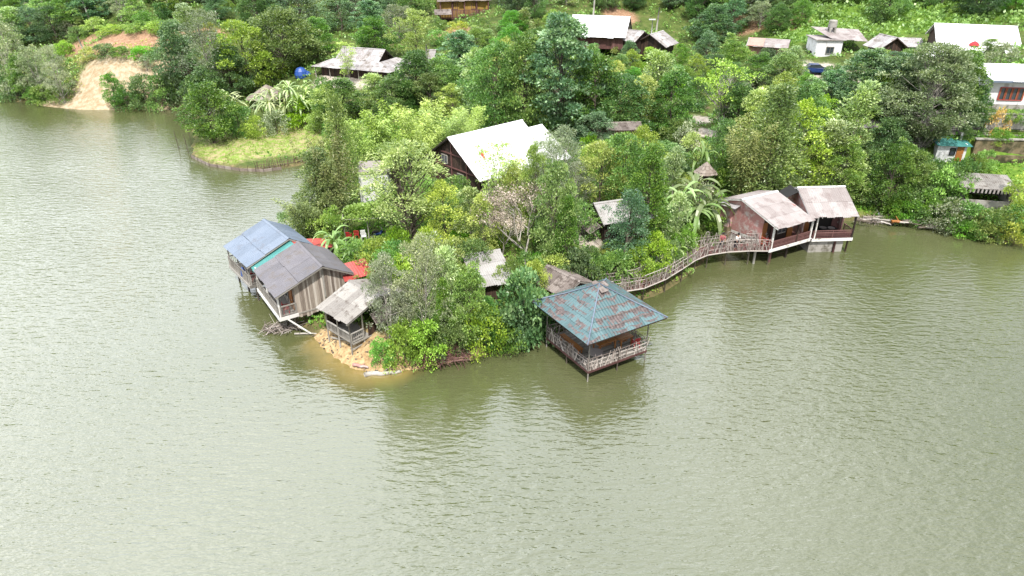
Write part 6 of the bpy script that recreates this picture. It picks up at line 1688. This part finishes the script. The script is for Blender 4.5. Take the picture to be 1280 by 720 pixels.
# the wooded hillside behind and the thicket between: placed by survey, kept clear of roofs, paths and walls
rf_ = random.Random(41)
_taken = [(p, (a + b) / 2, h) for _, p, a, b, h, _ in [(s, p, t_, b_, h_, l) for s, p, t_, b_, h_, l in PL if s in SPEC]]
def clear(px, top, base, hw, prot=PROT):
    for a, b, c, d in prot:
        if px + hw * .8 > a and px - hw * .8 < c and base > b and top + 3 < d: return False
    return True
def fill(kinds, n, box, hrange, wr, gap, seed, mn=0):
    rg = random.Random(seed); k = 0; tries = 0
    while k < n and tries < 4000:
        tries += 1
        px, base = rg.uniform(box[0], box[2]), rg.uniform(box[1], box[3])
        g = ground(px, base)
        if g.z < .15 or g.y > 330: continue
        s_ = Q(g.x, g.y, g.z)[2]
        h = rg.uniform(*hrange) * s_ * .93; hw = h * rg.uniform(*wr)
        top = base - h
        if not clear(px, top, base, hw): continue
        mid = (top + base) / 2
        if any(abs(px - a) < (hw + c) * gap and abs(mid - b) < (hw + c) * gap for a, b, c in _taken): continue
        sp = rg.choice(kinds)
        plant(sp, px, top, base, hw); _taken.append((px, mid, hw)); k += 1
    return k
ALLT = ['mid', 'mid', 'round', 'tall', 'pale', 'lime', 'feather', 'rounddark', 'cedar']
fill(ALLT, 70, (-30, 2, 1310, 60), (5, 10), (.34, .5), .42, 1)
fill(['mid', 'tall', 'rounddark', 'pale', 'feather'], 34, (-30, -8, 1310, 6), (5, 10), (.36, .5), .35, 2)
fill(ALLT, 30, (380, 60, 1230, 150), (4, 7.5), (.34, .5), .45, 3)
fill(['bush', 'bushbright', 'bushlime', 'bush', 'bushgrey', 'bushdark'], 70, (-20, 15, 1300, 130), (1.6, 3.2), (.5, .8), .35, 4)
fill(['bush', 'bushbright', 'bushlime', 'bush', 'bushgrey', 'bushdark'], 75, (360, 130, 1270, 300), (1.3, 2.8), (.5, .8), .3, 5)
fill(['bush', 'bushbright', 'bushlime'], 26, (460, 290, 900, 440), (1.0, 2.0), (.5, .8), .3, 6)
print('plants', len(VEG))

# ------------------------------------------------------------------ ground cover, meadow grass, hillside creepers (uncountable)
def scatter(name, mat, n, box, ln, wd, seed, keep, up=.5, tuft=6, spread=.25, zoff=.05, hgt_=.3):
    lv = Leaves(seed); g = lv.g
    cx = g.uniform(box[0], box[2], n); cy = g.uniform(box[1], box[3], n)
    ok = keep(cx, cy) & inland(cx, cy)
    cx, cy = cx[ok], cy[ok]
    x = np.repeat(cx, tuft) + g.normal(size=len(cx) * tuft) * spread; y = np.repeat(cy, tuft) + g.normal(size=len(cx) * tuft) * spread
    z = height(x, y); m_ = len(x)
    ok = z > .08; x, y, z = x[ok], y[ok], z[ok]; m_ = len(x)
    hh = np.repeat(g.uniform(.2, 1, len(cx)) ** 2, tuft)[ok] * hgt_
    p = np.stack([x, y, z + zoff + hh * g.uniform(0, 1, m_)], 1)
    ax = g.normal(size=(m_, 3)); ax[:, 2] = np.abs(ax[:, 2]) * .7 + up * .8
    nr = g.normal(size=(m_, 3)); nr[:, 2] += .6
    tb = np.repeat(g.uniform(.2, .8, len(cx)), tuft)[ok]
    lv.put(p, ax, nr, ln * g.uniform(.6, 1.4, m_), wd * g.uniform(.6, 1.4, m_), tb + g.normal(size=m_) * .15)
    o = lv.build(name, M[mat]); tag(o, kind='stuff'); return o
def far_from(pts, k=1.0):
    def f(x, y):
        ok = np.ones(x.shape, bool)
        for (a, b), r in pts: ok &= ((x - a) ** 2 + (y - b) ** 2) > (r * k) ** 2
        return ok
    return f
def near(pts, k=1.0):
    fr = far_from(pts, k); return lambda x, y: ~fr(x, y)
bare = far_from(SAND + PATH, .95)
bare2 = far_from(DIRT + MEADOW, .85); red_ = far_from(RED, .7)
HOUSE = [((wh.location.x + 3.5, wh.location.y + 4), 6.0)]
nohouse = far_from(HOUSE)
open_ = lambda x, y: bare(x, y) & bare2(x, y) & red_(x, y) & nohouse(x, y)
tag(scatter('undergrowth', 'leaf_mid', 9000, (-30, 42, 75, 100), .34, .2, 11, lambda x, y: open_(x, y) & (shore_dist(x, y) > .35), .5, 9, .32, .02, .7), 'low leafy undergrowth covering the point and the right bank', 'undergrowth')
tag(scatter('hillside_undergrowth', 'leaf_bright', 9500, (-150, 92, 130, 215), .5, .32, 12, open_, .5, 9, .5, .05, 1.0), 'rough green undergrowth over the hillside behind the village', 'undergrowth')
tag(scatter('hillside_creeper', 'leaf_bright', 4200, (20, 100, 140, 200), .55, .42, 13, lambda x, y: near(GREENHILL)(x, y) & bare(x, y), .4, 12, .5, .15, 1.5), 'bright green creepers blanketing the slope at the top right', 'creeper')
tag(scatter('meadow_grass', 'grass', 5200, (-75, 80, -20, 125), .3, .045, 14, lambda x, y: near(MEADOW)(x, y), 1.4, 9, .2, 0, .08), 'short yellow-green grass on the inlet behind the woven barrier', 'grass')
tag(scatter('bank_grass', 'grass', 2600, (-30, 42, 80, 90), .36, .06, 15, lambda x, y: (shore_dist(x, y) < 2.4) & far_from(SAND, .7)(x, y), 1.0, 6, .2, 0, .12), 'tufts of grass and weeds along the waterline of the point', 'grass')
tag(scatter('shore_weeds', 'leaf_lime', 1500, (-150, 110, -60, 140), .4, .2, 16, lambda x, y: far_from(DIRT, .8)(x, y) & (shore_dist(x, y) < 14), .6, 7, .35, 0, .5), 'light green weeds on the left bank beside the sandy slope', 'weeds')
for k_ in list(PROTO):
    if k_ not in _used:
        t_ = PROTO[k_][0]
        for c_ in list(t_.children): bpy.data.objects.remove(c_)
        bpy.data.objects.remove(t_)

# ------------------------------------------------------------------ labels for every plant
LM = [('the gnarled tree', 517, 250), ('the large white roof', 600, 190), ('the teal-roofed pavilion', 745, 400), ('the brick house', 935, 275), ('the right lake house', 1030, 260), ('the open grey shed', 435, 400),
      ('the purple-grey roof', 380, 340), ('the blue-grey roof', 330, 305), ('the concrete room', 465, 235), ('the vine pergola', 460, 275), ('the pale single-slope roof', 620, 338), ('the dark wooden hut', 765, 265), ('the footbridge', 835, 330),
      ('the tan thatched hut', 882, 210), ('the brown corrugated hut', 697, 352), ('the huge olive tree', 1153, 130), ('the grey sheet-roofed shed', 1228, 240), ('the teal-roofed outbuilding', 1187, 187), ('the house with orange window', 1258, 110), ('the mossy wall', 1245, 190),
      ('the largest white roof', 1215, 50), ('the white block house', 1028, 65), ('the grey shingle gable', 1110, 50), ('the faded red roof', 960, 52), ('the sagging shingle cottage', 825, 42), ('the bright white metal roof', 755, 33),
      ('the yellow house', 577, 10), ('the hipped-gable house', 450, 72), ('the shingled side building', 530, 72), ('the grey thatched hut', 335, 115), ('the blue tarpaulin', 377, 92), ('the dark conical tree', 231, 70), ('the sandy slope', 155, 100), ('the red cut bank', 165, 50),
      ('the grassy inlet', 320, 185), ('the bamboo grove', 520, 165), ('the white-trunked airy tree', 898, 125), ('the pink-walled hut', 780, 158), ('the tallest central tree', 697, 95), ('the top left corner', 10, 5), ('the top right corner', 1270, 5), ('the leaning pale pole', 112, 10), ('the left edge bank', 15, 110), ('the driftwood', 1115, 275)]
def rel(px, py):
    best = min(LM, key=lambda l: ((px - l[1]) / 1.0) ** 2 + ((py - l[2]) * 1.4) ** 2)
    dx, dy = px - best[1], py - best[2]
    if abs(dx) > abs(dy) * 1.2: w_ = 'right of' if dx > 0 else 'left of'
    else: w_ = 'below' if dy > 0 else 'above'
    return w_ + ' ' + best[0]
ORD = ['first', 'second', 'third', 'fourth', 'fifth', 'sixth', 'seventh', 'eighth', 'ninth', 'tenth']
NUM = {2: 'two', 3: 'three', 4: 'four', 5: 'five', 6: 'six', 7: 'seven', 8: 'eight', 9: 'nine', 10: 'ten'}
SHORT = {'round': 'round-crowned tree', 'rounddark': 'dark broadleaf tree', 'tall': 'blue-green broadleaf tree', 'feather': 'grey-green feathery tree', 'cypress': 'olive cypress-like tree', 'conifer': 'bright green conifer', 'cedar': 'bushy blue-green conifer',
         'pale': 'pale layered tree', 'lime': 'yellow-green tree', 'mid': 'mid-green tree', 'sparse': 'thin see-through tree', 'bamboo': 'yellow-green bamboo clump', 'plume': 'olive bamboo-like clump', 'banana': 'banana plant', 'reed': 'tall strap-leaved cane', 'bush': 'mid-green bush', 'bushbright': 'bright green bush',
         'bushdark': 'dark large-leaved bush', 'bushlime': 'yellow-green bush', 'bushgrey': 'grey-green bush', 'bushorange': 'orange-leaved bush', 'gnarled': 'gnarled tree', 'big': 'huge tree', 'airy': 'airy white-trunked tree', 'dead': 'half-bare grey tree'}
GRP = {'tree': 'trees of the point and hillside', 'shrub': 'bushes of the point and hillside', 'bamboo': 'bamboo clumps', 'banana plant': 'banana plants', 'cane': 'canes by the inlet'}
buckets = {}
for o, sp, px, py, lb, gp in VEG:
    o['category'] = SPEC[sp][1]
    o['group'] = GRP[SPEC[sp][1]]
    if lb: o['label'] = lb; continue
    # which one of its kind is nearest the frame side
    buckets.setdefault((SHORT[sp], rel(min(1279, max(0, px)), max(0, py))), []).append((px, o))
for (a, r_), lst in buckets.items():
    lst.sort(key=lambda q: q[0]); n = len(lst)
    for i, (px, o) in enumerate(lst):
        if n == 1: o['label'] = 'single %s %s' % (a, r_)
        elif n == 2: o['label'] = '%s of two: %s %s' % (('left one', 'right one')[i], a, r_)
        else:
            w_ = 'leftmost' if i == 0 else 'rightmost' if i == n - 1 else ORD[min(i, 9)] + ' from left'
            o['label'] = '%s of %s: %s %s' % (w_, NUM.get(n, 'several'), a, r_)
